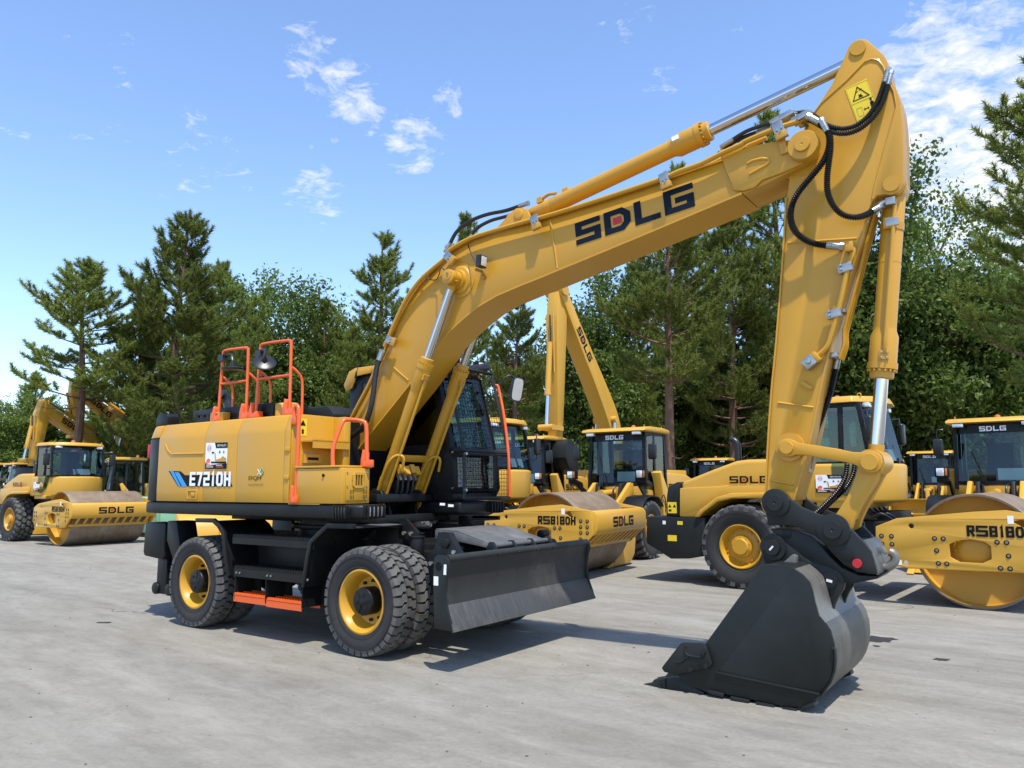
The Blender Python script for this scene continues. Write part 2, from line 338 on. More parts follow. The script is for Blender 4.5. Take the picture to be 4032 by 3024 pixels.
# ---------------------------------------------------------------- tyres and wheels
_wm = {}
def tyre_mesh(kind):
    if kind in _wm: return _wm[kind]
    R, W, rim, N = {'truck': (.527, .27, .305, 34), 'truck_near': (.527, .27, .305, 40), 'pad': (.672, .56, .345, 22), 'loader': (.66, .46, .33, 22)}[kind]
    d = {'truck': .028, 'pad': .03, 'loader': .035}[kind]; h = W/2
    mb = MB(); mb.mi(0)
    pr = [(-h*.66, rim-.012), (-h*.80, rim+.012), (-h*.97, rim+(R-rim)*.38), (-h*1.0, rim+(R-rim)*.55), (-h*.985, R-d-.05), (-h*.93, R-d-.012), (-h*.80, R-d)]
    pr = pr+[(0, R-d+.002)]+[(-t, r) for t, r in pr[::-1]]
    mb.lathe(pr, (0, 0, 0), (0, 1, 0), 72, closed=True)
    # bead ring and rib rings on the sidewall
    for q in (rim+.03, rim+(R-rim)*.62): 
        for sg in (-1, 1):
            t0 = h*(.90 if q < rim+.05 else 1.0)*sg; mb.lathe([(t0-.006, q-.006), (t0+.004*sg, q-.004), (t0+.004*sg, q+.004), (t0-.006, q+.006)], (0, 0, 0), (0, 1, 0), 48, closed=True)
    def block(pts, r0, r1, taper=.0):
        n = len(pts); v = []
        for r, k in ((r0, 1.0), (r1, 1-taper)):
            cx = sum(p[0] for p in pts)/n; cy = sum(p[1] for p in pts)/n
            for a, y in pts:
                a = cx+(a-cx)*k; y2 = cy+(y-cy)*k; ang = a*2*PI/N; rr = r-.022*abs(y2*2)**4 if r == r1 else r-.03*abs(y2*2)**4
                v.append((rr*math.cos(ang), y2*W, rr*math.sin(ang)))
        mb.add(v, [tuple(range(n-1, -1, -1)), tuple(range(n, 2*n))]+[(i, (i+1) % n, n+(i+1) % n, n+i) for i in range(n)])
    mb.mi(1)
    for i in range(N):
        if kind == 'truck':
            for sg, sh in ((-1, 0), (1, .5)):
                block([(i+sh+a, sg*y) for a, y in [(0, .485), (0, .29), (.30, .20), (.30, .02), (1.08, .02), (1.08, .15), (.78, .24), (.78, .485)]], R-d-.01, R, .05)
        elif kind == 'pad':
            for y0, sh in ((-.36, 0), (-.12, .5), (.12, 0), (.36, .5)):
                block([(i+sh+a, y0+y) for a, y in [(0, .0), (.18, .085), (.42, .105), (.66, .085), (.84, 0), (.66, -.085), (.42, -.105), (.18, -.085)]], R-d-.01, R, .16)
            for sg in (-1, 1): block([(i+.25+(.25 if sg < 0 else -.25)+a, sg*y) for a, y in [(0, .5), (.5, .5), (.42, .40), (.08, .40)]], R-d-.04, R-.008, .1)
        else:
            for sg, sh in ((-1, 0), (1, .5)):
                block([(i+sh+a, sg*y) for a, y in [(0, .5), (.25, .26), (.55, .02), (1.05, .02), (.80, .26), (.60, .5)]], R-d-.015, R, .1)
    o = mb.obj('tyre', [RUB, TREAD], None); me = o.data; bpy.data.objects.remove(o); _wm[kind] = (me, R, W, rim); return _wm[kind]
def rim_mesh(kind):
    k = 'rim_'+kind
    if k in _wm: return _wm[k]
    _, R, W, rim = tyre_mesh(kind); h = W/2; mb = MB()
    if kind == 'truck':    # deep dish
        pr = [(-h*.70, rim+.012), (-h*.82, rim+.008), (-h*.84, rim-.01), (-h*.70, rim-.032), (-h*.2, rim-.05), (h*.35, rim-.075), (h*.45, .17), (h*.40, .11), (h*.6, .11), (h*.7, rim-.03), (h*.7, rim)]
    else:
        pr = [(-h*.70, rim+.012), (-h*.86, rim+.010), (-h*.88, rim-.008), (-h*.72, rim-.035), (-h*.52, rim-.05), (-h*.46, rim-.07), (-h*.50, .24), (-h*.55, .20), (-h*.55, .05), (0, .05), (h*.6, rim-.03), (h*.7, rim)]
    mb.lathe(pr, (0, 0, 0), (0, 1, 0), 56, closed=True)
    o = mb.obj('rim', [YEL], None); me = o.data; bpy.data.objects.remove(o); _wm[k] = me; return me
def hub_mesh(kind):
    k = 'hub_'+kind
    if k in _wm: return _wm[k]
    _, R, W, rim = tyre_mesh(kind); h = W/2; mb = MB()
    if kind == 'truck':
        mb.lathe([(h*.45, .135), (-h*.55, .135), (-h*.66, .128), (-h*.72, .110), (-h*.70, .04), (-h*.74, .03)], (0, 0, 0), (0, 1, 0), 36)
        for i in range(3):
            a = R_(90+120*i); mb.cyl((.075*math.cos(a), -h*.70, .075*math.sin(a)), (.075*math.cos(a), -h*.76, .075*math.sin(a)), .017, n=10)
            a += R_(60); mb.obox((.08*math.cos(a), -h*.72, .08*math.sin(a)), ((math.cos(a), 0, math.sin(a)), (0, 1, 0), (-math.sin(a), 0, math.cos(a))), (.04, .006, .004))
        for i in range(10): a = 2*PI*i/10; mb.cyl((.19*math.cos(a), h*.46, .19*math.sin(a)), (.19*math.cos(a), h*.18, .19*math.sin(a)), .016, n=6)
        o = mb.obj('hub', [BLK], None)
    else:
        mb.lathe([(0, .19), (-h*.62, .185), (-h*.76, .165), (-h*.78, .135), (-h*.92, .13), (-h*.95, .12)], (0, 0, 0), (0, 1, 0), 36)
        for i in range(10):
            a = 2*PI*i/10
            mb.cyl((.262*math.cos(a), -h*.40, .262*math.sin(a)), (.262*math.cos(a), -h*.60, .262*math.sin(a)), .015, n=6)
            mb.cyl((.150*math.cos(a), -h*.70, .150*math.sin(a)), (.150*math.cos(a), -h*.82, .150*math.sin(a)), .010, n=6)
        o = mb.obj('hub', [YEL], None)
    me = o.data; bpy.data.objects.remove(o); _wm[k] = me; return me
def wheel(parent, kind, loc, far=False, spin=0., hub=True):
    w = link('wheel', rim_mesh(kind), parent, loc); w.rotation_euler = (0, spin, 0)
    if far: w.rotation_euler = (0, spin, PI)
    link('tyre', tyre_mesh(kind)[0], w)
    if hub: link('hub', hub_mesh(kind), w)
    return w
# ---------------------------------------------------------------- the yard
def ground_material():
    m = bpy.data.materials.new('worn_concrete'); m.use_nodes = True; nt = m.node_tree; N = nt.nodes; L = nt.links; b = N['Principled BSDF']
    tc = N.new('ShaderNodeTexCoord')
    def mp(sc_, rz=0., off=(0, 0, 0)):
        a = N.new('ShaderNodeMapping'); a.inputs['Rotation'].default_value = (0, 0, rz); L.new(tc.outputs['Object'], a.inputs[0]); n = N.new('ShaderNodeMapping'); n.inputs['Scale'].default_value = sc_; n.inputs['Location'].default_value = off; L.new(a.outputs[0], n.inputs[0]); return n.outputs[0]
    def nz(v, s, d=8, r=.6, dist=0.):
        n = N.new('ShaderNodeTexNoise'); n.inputs['Scale'].default_value = s; n.inputs['Detail'].default_value = d; n.inputs['Roughness'].default_value = r; n.inputs['Distortion'].default_value = dist; L.new(v, n.inputs['Vector']); return n.outputs['Fac']
    def mr(v, a, b_, lo=0., hi=1.):
        n = N.new('ShaderNodeMapRange'); L.new(v, n.inputs['Value']); n.inputs['From Min'].default_value = a; n.inputs['From Max'].default_value = b_; n.inputs['To Min'].default_value = lo; n.inputs['To Max'].default_value = hi; return n.outputs[0]
    def mx(f, a, c):
        n = N.new('ShaderNodeMix'); n.data_type = 'RGBA'
        if isinstance(f, float): n.inputs[0].default_value = f
        else: L.new(f, n.inputs[0])
        for i, q in ((6, a), (7, c)):
            if isinstance(q, tuple): n.inputs[i].default_value = (*q, 1)
            else: L.new(q, n.inputs[i])
        return n.outputs[2]
    rz = .62
    large = nz(mp((1, 1, 1)), .22, 5, .55); streak = nz(mp((.55, 1.9, 1), rz), 1.5, 10, .70, .9); streak2 = nz(mp((.3, 1.2, 1), .8, (4, 3, 0)), 1.0, 8, .66, .7); fine = nz(mp((1, 1, 1)), 22, 8, .75); grit = nz(mp((1, 1, 1)), 160, 3, .6)
    c = mx(mr(large, .35, .65), GC0, GC1)
    c = mx(mr(streak, .40, .68, 0, .75), c, GC2)
    c = mx(mr(streak2, .46, .70, 0, .55), c, GC3)
    c = mx(mr(fine, .38, .66, 0, .5), c, (.165, .152, .13))
    patch = nz(mp((.8, 2.0, 1), rz, (9, 5, 0)), 1.9, 10, .72, .8)
    c = mx(mr(patch, .60, .72, 0, .42), c, (.17, .145, .125))
    lng = nz(mp((.05, 1.5, 1), .68, (1, 8, 0)), 1.0, 8, .6, .25); lng2 = nz(mp((.07, 2.0, 1), .80, (6, 2, 0)), 1.0, 8, .62, .2)
    c = mx(mr(lng, .50, .68, 0, .36), c, (.145, .135, .114)); c = mx(mr(lng2, .52, .70, 0, .36), c, (.36, .34, .29))
    mid = nz(mp((.8, 1.5, 1), rz, (2, 7, 0)), 3.2, 11, .74, .5); smud = nz(mp((.7, 1.6, 1), .75, (5, 1, 0)), .85, 10, .72, 1.0); fl = nz(mp((1, 1, 1), 0, (3, 3, 0)), 55, 5, .7)
    c = mx(mr(mid, .44, .68, 0, .22), c, (.40, .378, .325)); c = mx(mr(mid, .48, .32, 0, .3), c, (.155, .142, .118)); c = mx(mr(smud, .54, .72, 0, .34), c, (.150, .136, .112)); c = mx(mr(fl, .64, .74, 0, .45), c, (.46, .45, .42))
    c = mx(mr(grit, .55, .72, 0, .5), c, (.13, .125, .12))
    spots = N.new('ShaderNodeTexVoronoi'); spots.inputs['Scale'].default_value = .55; spots.inputs['Randomness'].default_value = 1; L.new(mp((1, 1.7, 1), rz), spots.inputs['Vector'])
    n2 = nz(mp((1, 1, 1)), 9, 4, .6)
    ad = N.new('ShaderNodeMath'); ad.operation = 'MULTIPLY_ADD'; L.new(n2, ad.inputs[0]); ad.inputs[1].default_value = .10; L.new(spots.outputs['Distance'], ad.inputs[2])
    c = mx(mr(ad.outputs[0], .056, .066, .7, 0), c, (.03, .03, .032))
    cv = N.new('ShaderNodeTexVoronoi'); cv.feature = 'DISTANCE_TO_EDGE'; cv.inputs['Scale'].default_value = .23
    wv = N.new('ShaderNodeTexNoise'); wv.inputs['Scale'].default_value = 1.7; wv.inputs['Detail'].default_value = 6; L.new(mp((1, 1, 1)), wv.inputs['Vector'])
    va = N.new('ShaderNodeVectorMath'); va.operation = 'MULTIPLY_ADD'; L.new(wv.outputs['Color'], va.inputs[0]); va.inputs[1].default_value = (.9, .9, 0); L.new(mp((1, 1, 1)), va.inputs[2]); L.new(va.outputs[0], cv.inputs['Vector'])
    crk = N.new('ShaderNodeMath'); crk.operation = 'MULTIPLY'; L.new(mr(cv.outputs['Distance'], .0, .0035, 1, 0), crk.inputs[0]); L.new(mr(large, .5, .62), crk.inputs[1])
    c = mx(crk.outputs[0], c, (.09, .085, .08))
    L.new(c, b.inputs['Base Color'])
    L.new(mr(fine, .3, .7, .72, .92), b.inputs['Roughness']); b.inputs['Specular IOR Level'].default_value = .25
    hs = N.new('ShaderNodeMath'); hs.operation = 'MULTIPLY_ADD'; L.new(grit, hs.inputs[0]); hs.inputs[1].default_value = .35; L.new(fine, hs.inputs[2])
    bp = N.new('ShaderNodeBump'); bp.inputs['Strength'].default_value = .8; bp.inputs['Distance'].default_value = .015; L.new(hs.outputs[0], bp.inputs['Height']); L.new(bp.outputs[0], b.inputs['Normal'])
    return m
GC0, GC1, GC2, GC3 = (.222, .206, .166), (.282, .263, .216), (.352, .331, .280), (.165, .149, .113)
mb = MB(); mb.add([(-900, -60, 0), (900, -60, 0), (900, 1500, 0), (-900, 1500, 0)], [(0, 1, 2, 3)])
tag(mb.obj('ground', ground_material(), None, rec=False), 'pale grey worn concrete yard', None, None, 'structure')
STAIN = mat('oil_stain', (.028, .028, .031), .5)
for i, (vx, vy, a, b_) in enumerate(((1891, 1381, .20, .085), (2033, 1425, .07, .03), (1893, 1396, .03, .02), (225, 1345, .10, .022))):
    p = kV.G(vx, vy); rng = random.Random(i); mb = MB(); n = 30
    mb.add([(p.x+a*(1+rng.uniform(-.25, .15)+.25*math.sin(k*.9+i))*math.cos(2*PI*k/n), p.y+b_*(1+rng.uniform(-.25, .15)+.2*math.sin(k*1.3+2*i))*2*math.sin(2*PI*k/n), .004) for k in range(n)], [tuple(range(n))])
    tag(mb.obj('oil_stain', STAIN, None, rec=False), None, None, None, 'structure')
rng = random.Random(3); mb = MB()
for i in range(220):
    y = 3.2+17*rng.random()**1.7; x = rng.uniform(-.75, .75)*y; s = rng.uniform(.003, .010)*(1.6 if rng.random() < .08 else 1); n = 6; a0 = rng.uniform(0, 6)
    if abs(x-EO.x) < 1 and abs(y-EO.y) < 1: continue
    b = [(x+s*rng.uniform(.7, 1.3)*math.cos(a0+k*PI/3)*1.3, y+s*rng.uniform(.7, 1.3)*math.sin(a0+k*PI/3), .0) for k in range(n)]
    mb.add(b+[(x+(p[0]-x)*.6, y+(p[1]-y)*.6, s*.7) for p in b], [tuple(range(n, 2*n))]+[(k, (k+1) % n, n+(k+1) % n, n+k) for k in range(n)])
tag(mb.obj('gravel', mat('grit_stone', (.10, .088, .07), .9, var=.5, vscale=20), None), 'small stones and grit scattered on the concrete', 'gravel', None, 'stuff')
# ---------------------------------------------------------------- wheeled excavator
ex = thing('wheeled_excavator', 'large yellow wheeled excavator with black bucket resting on the concrete', 'excavator', EO, EYAW)
def J(a, b): return [a, b]
# ---- undercarriage
mb = MB(); mb.box(-2.1, 2.05, -.42, .42, .62, 1.04); mb.box(-2.3, -1.75, -.75, .75, .70, 1.0); mb.box(-.62, .58, -.92, .92, .62, 1.06)
mb.cyl((0, 0, 1.0), (0, 0, 1.30), .66, n=40); mb.cyl((0, 0, 1.16), (0, 0, 1.21), .74, n=40)
for x in (-1.412, 1.412): mb.cyl((x, -1.0, .527), (x, 1.0, .527), .12); mb.lathe([(0, .12), (.1, .2), (.3, .24), (.5, .2), (.6, .12)], (x, -.3, .527), (0, 1, 0), 20); mb.box(x-.12, x+.12, -.35, .35, .5, .8)
mb.obj('chassis', BLK, ex, .012)
for x in (-1.412, 1.412):
    for sg in (-1, 1):
        wheel(ex, 'truck', (x, sg*1.105, .527), sg > 0, .4*x+.2*sg)
        wheel(ex, 'truck', (x, sg*.785, .527), sg > 0, .3*x+.5, hub=False)
# hanging tanks and boxes between the axles
for sg in (-1, 1):
    mb = MB(); mb.prism([(-.58, .66), (.5, .64), (.56, 1.04), (-.64, 1.06)], sg*.93, sg*.6); mb.obj('side_box', BLK, ex, .015)
    # ladder between the wheels
    y0, y1 = sg*1.215, sg*.955
    def grating(name, x0, x1, z, h, m, y0=y0, y1=y1):
        mb = MB(); mb.box(x0, x1, min(y0, y1), max(y0, y1), z-.012, z); ya, yb = (y0, y0-math.copysign(.014, y0)); mb.box(x0, x1, min(ya, yb), max(ya, yb), z-h, z+.004)
        ya, yb = (y1, y1+math.copysign(.014, y1)); mb.box(x0, x1, min(ya, yb), max(ya, yb), z-h, z+.004)
        n = int((x1-x0)/.042)
        for i in range(n):
            xa = x0+(i+.25)*(x1-x0)/n
            for yy in (y0-math.copysign(.02, y0), (y0+y1)/2, y1+math.copysign(.02, y1)): mb.prism([(xa, z-.002), (xa+.024, z-.002), (xa+.018, z+.022), (xa+.006, z+.022)], yy-.022, yy+.022)
        return mb.obj(name, m, ex)
    grating('step_plate', -.70, .70, 1.088, .085, BLK); grating('step_plate', -.645, .600, .742, .10, BLK)
    grating('orange_step', -.635, -.065, .442, .075, ORA); grating('orange_step', -.050, .530, .432, .075, ORA)
    for x in (-.61, -.06, .545):
        mb = MB(); mb.prism([(x-.02, .38 if x > 0 else .40), (x+.12, .38 if x > 0 else .43), (x+.10, .70), (x-.01, .72)], y1-.006, y1+.006); mb.box(x-.014, x-.004, min(y0, y1), max(y0, y1), .39, .70); mb.obj('step_hanger', BLK, ex)
        for dx in (.01, .07):
            b_ = MB().cyl((x+dx+.01, y0-sg*.0, .685), (x+dx+.01, y0+sg*.012, .685), .012, n=8).obj('bolt', ZINC, ex)
    # mudguards: plate over each wheel that bends down beside the ladder
    for nm, path in (('front_mudguard', [(.585, .60), (.640, .90), (.685, 1.06), (.80, 1.14), (.92, 1.222), (1.30, 1.225)]), ('rear_mudguard', [(-1.43, 1.222), (-1.08, 1.228), (-.985, 1.18), (-.90, 1.105), (-.84, .88), (-.755, .63)])):
        mb = MB(); mb.strip(path, min(sg*1.20, sg*.50), max(sg*1.20, sg*.50), .012); mb.strip(path, min(sg*1.235, sg*1.19), max(sg*1.235, sg*1.19), .05)
        mb.mi(1)
        if nm == 'front_mudguard': mb.box(.93, 1.30, min(sg*1.19, sg*.45), max(sg*1.19, sg*.45), 1.236, 1.240)
        mb.mi(0)
        if nm == 'front_mudguard': mb.holes([(1.24, 1.08), (1.52, 1.08), (1.52, 1.16), (1.34, 1.30), (1.24, 1.30)], [], sg*.50-.02, sg*.50+.02); mb.box(.9, 1.3, min(sg*.52, sg*.40), max(sg*.52, sg*.40), 1.0, 1.2)
        mb.obj(nm, [BLK, DUSTY], ex, .004)
    for x in (1.33, 1.43):
        MB().cyl((x, sg*.52, 1.15), (x, sg*.55, 1.15), .022, n=6).obj('bolt', ZINC, ex)
    # rear stabiliser leg
    mb = MB(); xo = -2.70; ya, yb = sorted((sg*1.13, sg*.86))
    mb.prism([(-2.74, .80), (-2.70, .76), (-2.28, .73), (-2.245, .76), (-2.25, 1.19), (-2.72, 1.19)], ya, yb)
    mb.obj('stabiliser_cover', BLK, ex, .02)
    mb = MB(); mb.box(-2.50, -2.28, min(sg*1.06, sg*.90), max(sg*1.06, sg*.90), .32, .78); mb.prism([(-2.2, .98), (-1.95, .62), (-1.8, .62), (-2.0, 1.22), (-2.2, 1.22)], ya, yb); mb.obj('stabiliser_leg', BLK, ex, .012)
    mb = MB()
    for x in (-2.50, -2.20): mb.cyl((x, sg*1.08, .36), (x, sg*.88, .36), .075, n=18)
    mb.box(-2.50, -2.20, min(sg*1.04, sg*.92), max(sg*1.04, sg*.92), .29, .42); mb.obj('stabiliser_foot', BLK, ex, .01)
# ---- dozer blade
side = [(2.404, 1.007), (2.388, .82), (2.405, .50), (2.410, .385), (2.622, .375), (2.600, .46), (2.560, .56), (2.540, .66), (2.538, .76), (2.552, .86), (2.580, .94), (2.565, 1.00), (2.52, 1.025), (2.45, 1.03)]
bl = MB(); fr = [(2.560, 1.0), (2.530, .93), (2.508, .84), (2.500, .74), (2.505, .64), (2.525, .56)]
bk = [(x-.03, z) for x, z in fr]; bl.prism(fr+bk[::-1], -1.245, 1.245); bl.lathe([(0, .034), (2.49, .034)], (2.535, -1.245, 1.0), (0, 1, 0), 16)
for y in (-.8, 0, .8): bl.box(2.36, 2.5, y-.02, y+.02, .5, .95)
bl.box(2.34, 2.40, -.9, .9, .6, .85)
blade = bl.obj('dozer_blade', BLD, ex)
MB().prism([(2.512, .585), (2.527, .592), (2.640, .372), (2.612, .362)], -1.262, 1.262).obj('cutting_edge', WORN, blade, .004)
for sg in (-1, 1):
    MB().prism(side, sg*1.245, sg*1.268).obj('end_plate', GRY, blade, .004)
    p = MB().cyl((2.455, sg*1.268, .93), (2.455, sg*1.271, .93), .038, n=20).obj('lifting_eye', INK, blade)
MB().quad((2.40, -1.2705, .76), (2.455, -1.2705, .76), (2.455, -1.2705, .84), (2.40, -1.2705, .84)).obj('sticker', WHT, blade, rec=False)
MB().prism([(2.515, .86), (2.545, .86), (2.548, .95), (2.52, .95)], -1.2685, -1.2705).obj('sticker', WHT, blade)
for sg in (-1, 1):
    mb = MB(); mb.prism([(2.02, .62), (2.36, .58), (2.40, .80), (2.40, .98), (2.34, 1.05), (2.24, 1.20 if sg < 0 else 1.06), (2.10, 1.20 if sg < 0 else 1.06), (2.05, 1.05), (1.95, .95)], sg*.80, sg*.87); mb.cyl((2.2, sg*.78, 1.10), (2.2, sg*.90, 1.10), .05); mb.obj('blade_bracket', BLK, ex, .006)
    for z, x in ((1.02, 2.31), (.9, 2.02)): MB().cyl((x, sg*.87, z), (x, sg*.895, z), .022, n=6).obj('bolt', ZINC, ex)
    mb = MB(); mb.cyl((1.75, sg*.45, .92), (2.36, sg*.45, .78), .055); mb.box(1.7, 2.40, min(sg*.62, sg*.54), max(sg*.62, sg*.54), .55, .68); mb.obj('blade_arm', BLK, ex, .008)
# cover plate of the blade linkage
a = [kI.X(1390, 358, 2.46), kI.X(1742, 332, 2.46)]; yl, yr, zf = -.47, .47, 1.085
mb = MB(); mb.prism([(1.72, 1.205), (2.02, 1.195), (2.46, 1.075), (2.46, 1.06), (2.02, 1.178), (1.72, 1.188)], yl, yr)
for y in (yl, yr): mb.prism([(1.72, 1.19), (2.02, 1.18), (2.46, 1.062), (2.46, 1.03), (2.0, 1.09), (1.72, 1.1)], y-.012, y+.012)
mb.lathe([(0, .026), (yr-yl+.06, .026)], (2.475, yl-.03, 1.062), (0, 1, 0), 14); mb.obj('linkage_cover', [DUSTY], ex, .004)
for y in (-.50, -.17, .17, .50):
    mb = MB(); mb.prism([(2.42, .95), (2.58, .98), (2.53, 1.06), (2.50, 1.10), (2.45, 1.10), (2.42, 1.05)], y-.014, y+.014); mb.obj('blade_lug', GRY, blade, .004)
mb = MB(); mb.cyl((1.60, -.62, .95), (1.60, -.62, 1.12), .075); mb.cyl((1.60, -.62, 1.12), (1.60, -.62, 1.135), .085); mb.box(1.45, 2.1, -.6, .6, .86, .98); mb.obj('steering_housing', BLK, ex, .006)
# ---- revolving deck
deck = [(-2.30, -1.25), (1.02, -1.25), (1.22, -1.215), (1.33, -1.13), (1.34, -.86), (.95, -.80), (.5, -.55), (.5, .30), (1.40, .32), (1.40, 1.15), (1.33, 1.25), (-2.30, 1.25), (-2.58, 1.215), (-2.70, 1.10), (-2.78, .7), (-2.81, .3), (-2.81, -.3), (-2.78, -.7), (-2.70, -1.10), (-2.58, -1.215)]
mb = MB(); mb.prism(deck, 1.315, 1.462, 'Z'); mb.obj('deck', BLK, ex, .035, 3)
MB().box(-1.6, 1.0, -.62, .62, 1.24, 1.33).obj('deck_frame', BLK, ex, .01)
# counterweight (rear wall)
cwp = [(-2.30, -1.245), (-2.52, -1.22), (-2.63, -1.17), (-2.69, -1.06), (-2.75, -.7), (-2.78, -.3), (-2.78, .3), (-2.75, .7), (-2.69, 1.06), (-2.63, 1.17), (-2.52, 1.22), (-2.30, 1.245)]
MB().prism(cwp, 1.467, 2.262, 'Z').obj('counterweight', BLK, ex, .02)
shr = [(x*.985 if x < -2.31 else x, y*.97) for x, y in cwp]
MB().prism(cwp, 2.268, 2.43, 'Z', shr).obj('counterweight_cap', YEL, ex, .02)
MB().box(-2.715, -2.66, -1.16, -1.06, 2.02, 2.20).obj('tail_lamp', RED, ex, .006)
# hood: door panels of the right side, each its own sheet
prof = [(-1.245, 1.470), (-1.25, 1.60), (-1.25, 2.235), (-1.242, 2.275), (-1.185, 2.425), (-1.165, 2.436), (-1.10, 2.438)]
inn = [(y+.03, z) for y, z in prof[:-1]]+[(-1.10, 2.41)]
for x0, x1 in ((-2.290, -1.288), (-1.280, -.642), (-.634, .205), (.213, .298)):
    mb = MB(); mb.prism(prof+inn[::-1], x0, x1, 'X'); mb.obj('hood_panel', YEL, ex, .006)
mb = MB(); mb.prism([(-1.14, 1.47), (-1.14, 2.40), (-.2, 2.40), (-.2, 1.47)], -2.29, .285, 'X'); mb.obj('engine_body', BLK, ex)
MB().prism([(-2.288, -1.08), (.296, -1.08), (.296, -.55), (-2.288, -.55)], 2.415, 2.440, 'Z').obj('hood_top', YEL, ex, .004)
MB().prism([(-2.288, -.545), (-.4, -.545), (-.4, 1.2), (-2.288, 1.2)], 2.30, 2.442, 'Z').obj('engine_lid', BLK, ex, .03)
MB().prism([(-2.29, .9), (-.45, .9), (-.45, 1.245), (-2.29, 1.245)], 1.47, 2.29, 'Z').obj('hood_panel', YEL, ex, .02)
# pressed relief and latch on the rear door
mb = MB(); pp = kG.xz([(298, 975), (315, 1020), (345, 1050), (592, 1045)], -1.25)
mb.tube([(x, -1.250, z) for x, z in pp], .012, 6); mb.obj('door_crease', YEL, ex)
x0, z0 = kG.xz([(462, 1325)], -1.25)[0]
mb = MB(); mb.holes([(-1.60, 1.50), (-1.385, 1.50), (-1.385, 1.61), (-1.60, 1.61)], [[(-1.57, 1.515), (-1.415, 1.515), (-1.415, 1.595), (-1.57, 1.595)]], -1.262, -1.249); mb.box(-1.50, -1.43, -1.268, -1.25, 1.53, 1.58); mb.obj('door_latch', YEL, ex, .003)
for z in (1.72, 2.02):
    MB().box(.225, .30, -1.262, -1.24, z, z+.05).obj('hinge', YEL, ex, .004)
# markings
S = lambda x, y: kG.Y(x, y, -1.2525)
P0 = [S(*q) for q in ((320, 1180), (412, 1182), (445, 1212), (775, 1212), (812, 1300), (392, 1298))]
mb = MB(); mb.add(P0, [tuple(range(6))])
mb.mi(1)
for q in (((330, 1178), (356, 1178), (415, 1298), (398, 1298)), ((366, 1190), (400, 1190), (462, 1298), (424, 1298))):
    mb.add([S(*p)+Vector((0, -.002, 0)) for p in q], [(0, 1, 2, 3)])
mb.obj('model_stripe', [INK, BLU], ex, rec=False)
o = S(482, 1294); lettering('model_lettering', 'E7210H', [WHT], ex, o+Vector((0, -.003, 0)), S(798, 1297)-o, Vector((0, 0, .168)), .2, .10)
o = S(600, 1163); poster(ex, o, S(768, 1163)-o, S(610, 965)-o)
o = S(935, 1255); font('award_lettering', 'EFQM', INK, ex, o, S(1028, 1257)-o, Vector((0, 0, .052)))
o = S(935, 1282); font('award_lettering', 'EFQM GLOBAL EXCELLENCE AWARD', mat('brown_print', (.12, .07, .02), .6), ex, S(933, 1294), S(1048, 1294)-S(933, 1294), Vector((0, 0, .022)))
mb = MB(); c0 = S(1032, 1185)
mb.tube([c0+Vector((.04*math.sin(t), -.002, .042*math.cos(t))) for t in [R_(k*20) for k in range(0, 10)]], .006, 4); mb.mi(1); mb.obox(c0+Vector((-.035, -.002, -.005)), ((1, 0, -1), (0, 1, 0), (1, 0, 1)), (.045, .001, .005)); mb.obox(c0+Vector((-.035, -.002, -.005)), ((1, 0, 1), (0, 1, 0), (1, 0, -1)), (.045, .001, .005)); mb.obj('award_emblem', [GRN, PAPER], ex)
# things on top of the hood
MB().prism([(-2.62, 2.435), (-2.35, 2.435), (-2.35, 2.56), (-2.40, 2.60), (-2.58, 2.60), (-2.62, 2.52)], -1.12, -.95).obj('rear_camera', BLK, ex, .012)
mb = MB(); mb.holes([(-1.98, 2.442), (-.35, 2.442), (-.35, 2.62), (-1.98, 2.62)], [arc(-1.85+i*.13, 2.53, .022, 0, 360, 10)[:-1] for i in range(4)], -.99, -.975); mb.box(-1.98, -.35, -.97, -.3, 2.44, 2.615); mb.obj('exhaust_cover', BLK, ex, .01)
mb = MB(); mb.holes([(-1.42, 2.442), (-1.16, 2.442), (-1.16, 2.55), (-1.42, 2.55)], [[(-1.40, 2.46), (-1.28, 2.46), (-1.28, 2.53), (-1.40, 2.53)]], -1.11, -1.0); mb.obj('lifting_bracket', YEL, ex, .01)
mb = MB(); mb.tube([kG.Y(790, 760, -.35), kG.Y(785, 690, -.35), kG.Y(772, 640, -.36), kG.Y(748, 605, -.40), kG.Y(722, 590, -.45)], .07, 14, 4); mb.obj('exhaust_pipe', HOSE, ex)
MB().lathe([(0, .095), (.15, .095), (.165, .085), (.18, .03)], (-.28, -.9, 2.44), (0, 0, 1), 24).obj('breather_cap', YEL, ex)
mb = MB(); mb.lathe([(0, .075), (.1, .075)], (-.06, -.95, 2.44), (0, 0, 1), 24); mb.mi(1); mb.lathe([(.1, .078), (.145, .078), (.16, .05)], (-.06, -.95, 2.44), (0, 0, 1), 24); mb.obj('fuel_cap', [PAPER, YEL], ex)
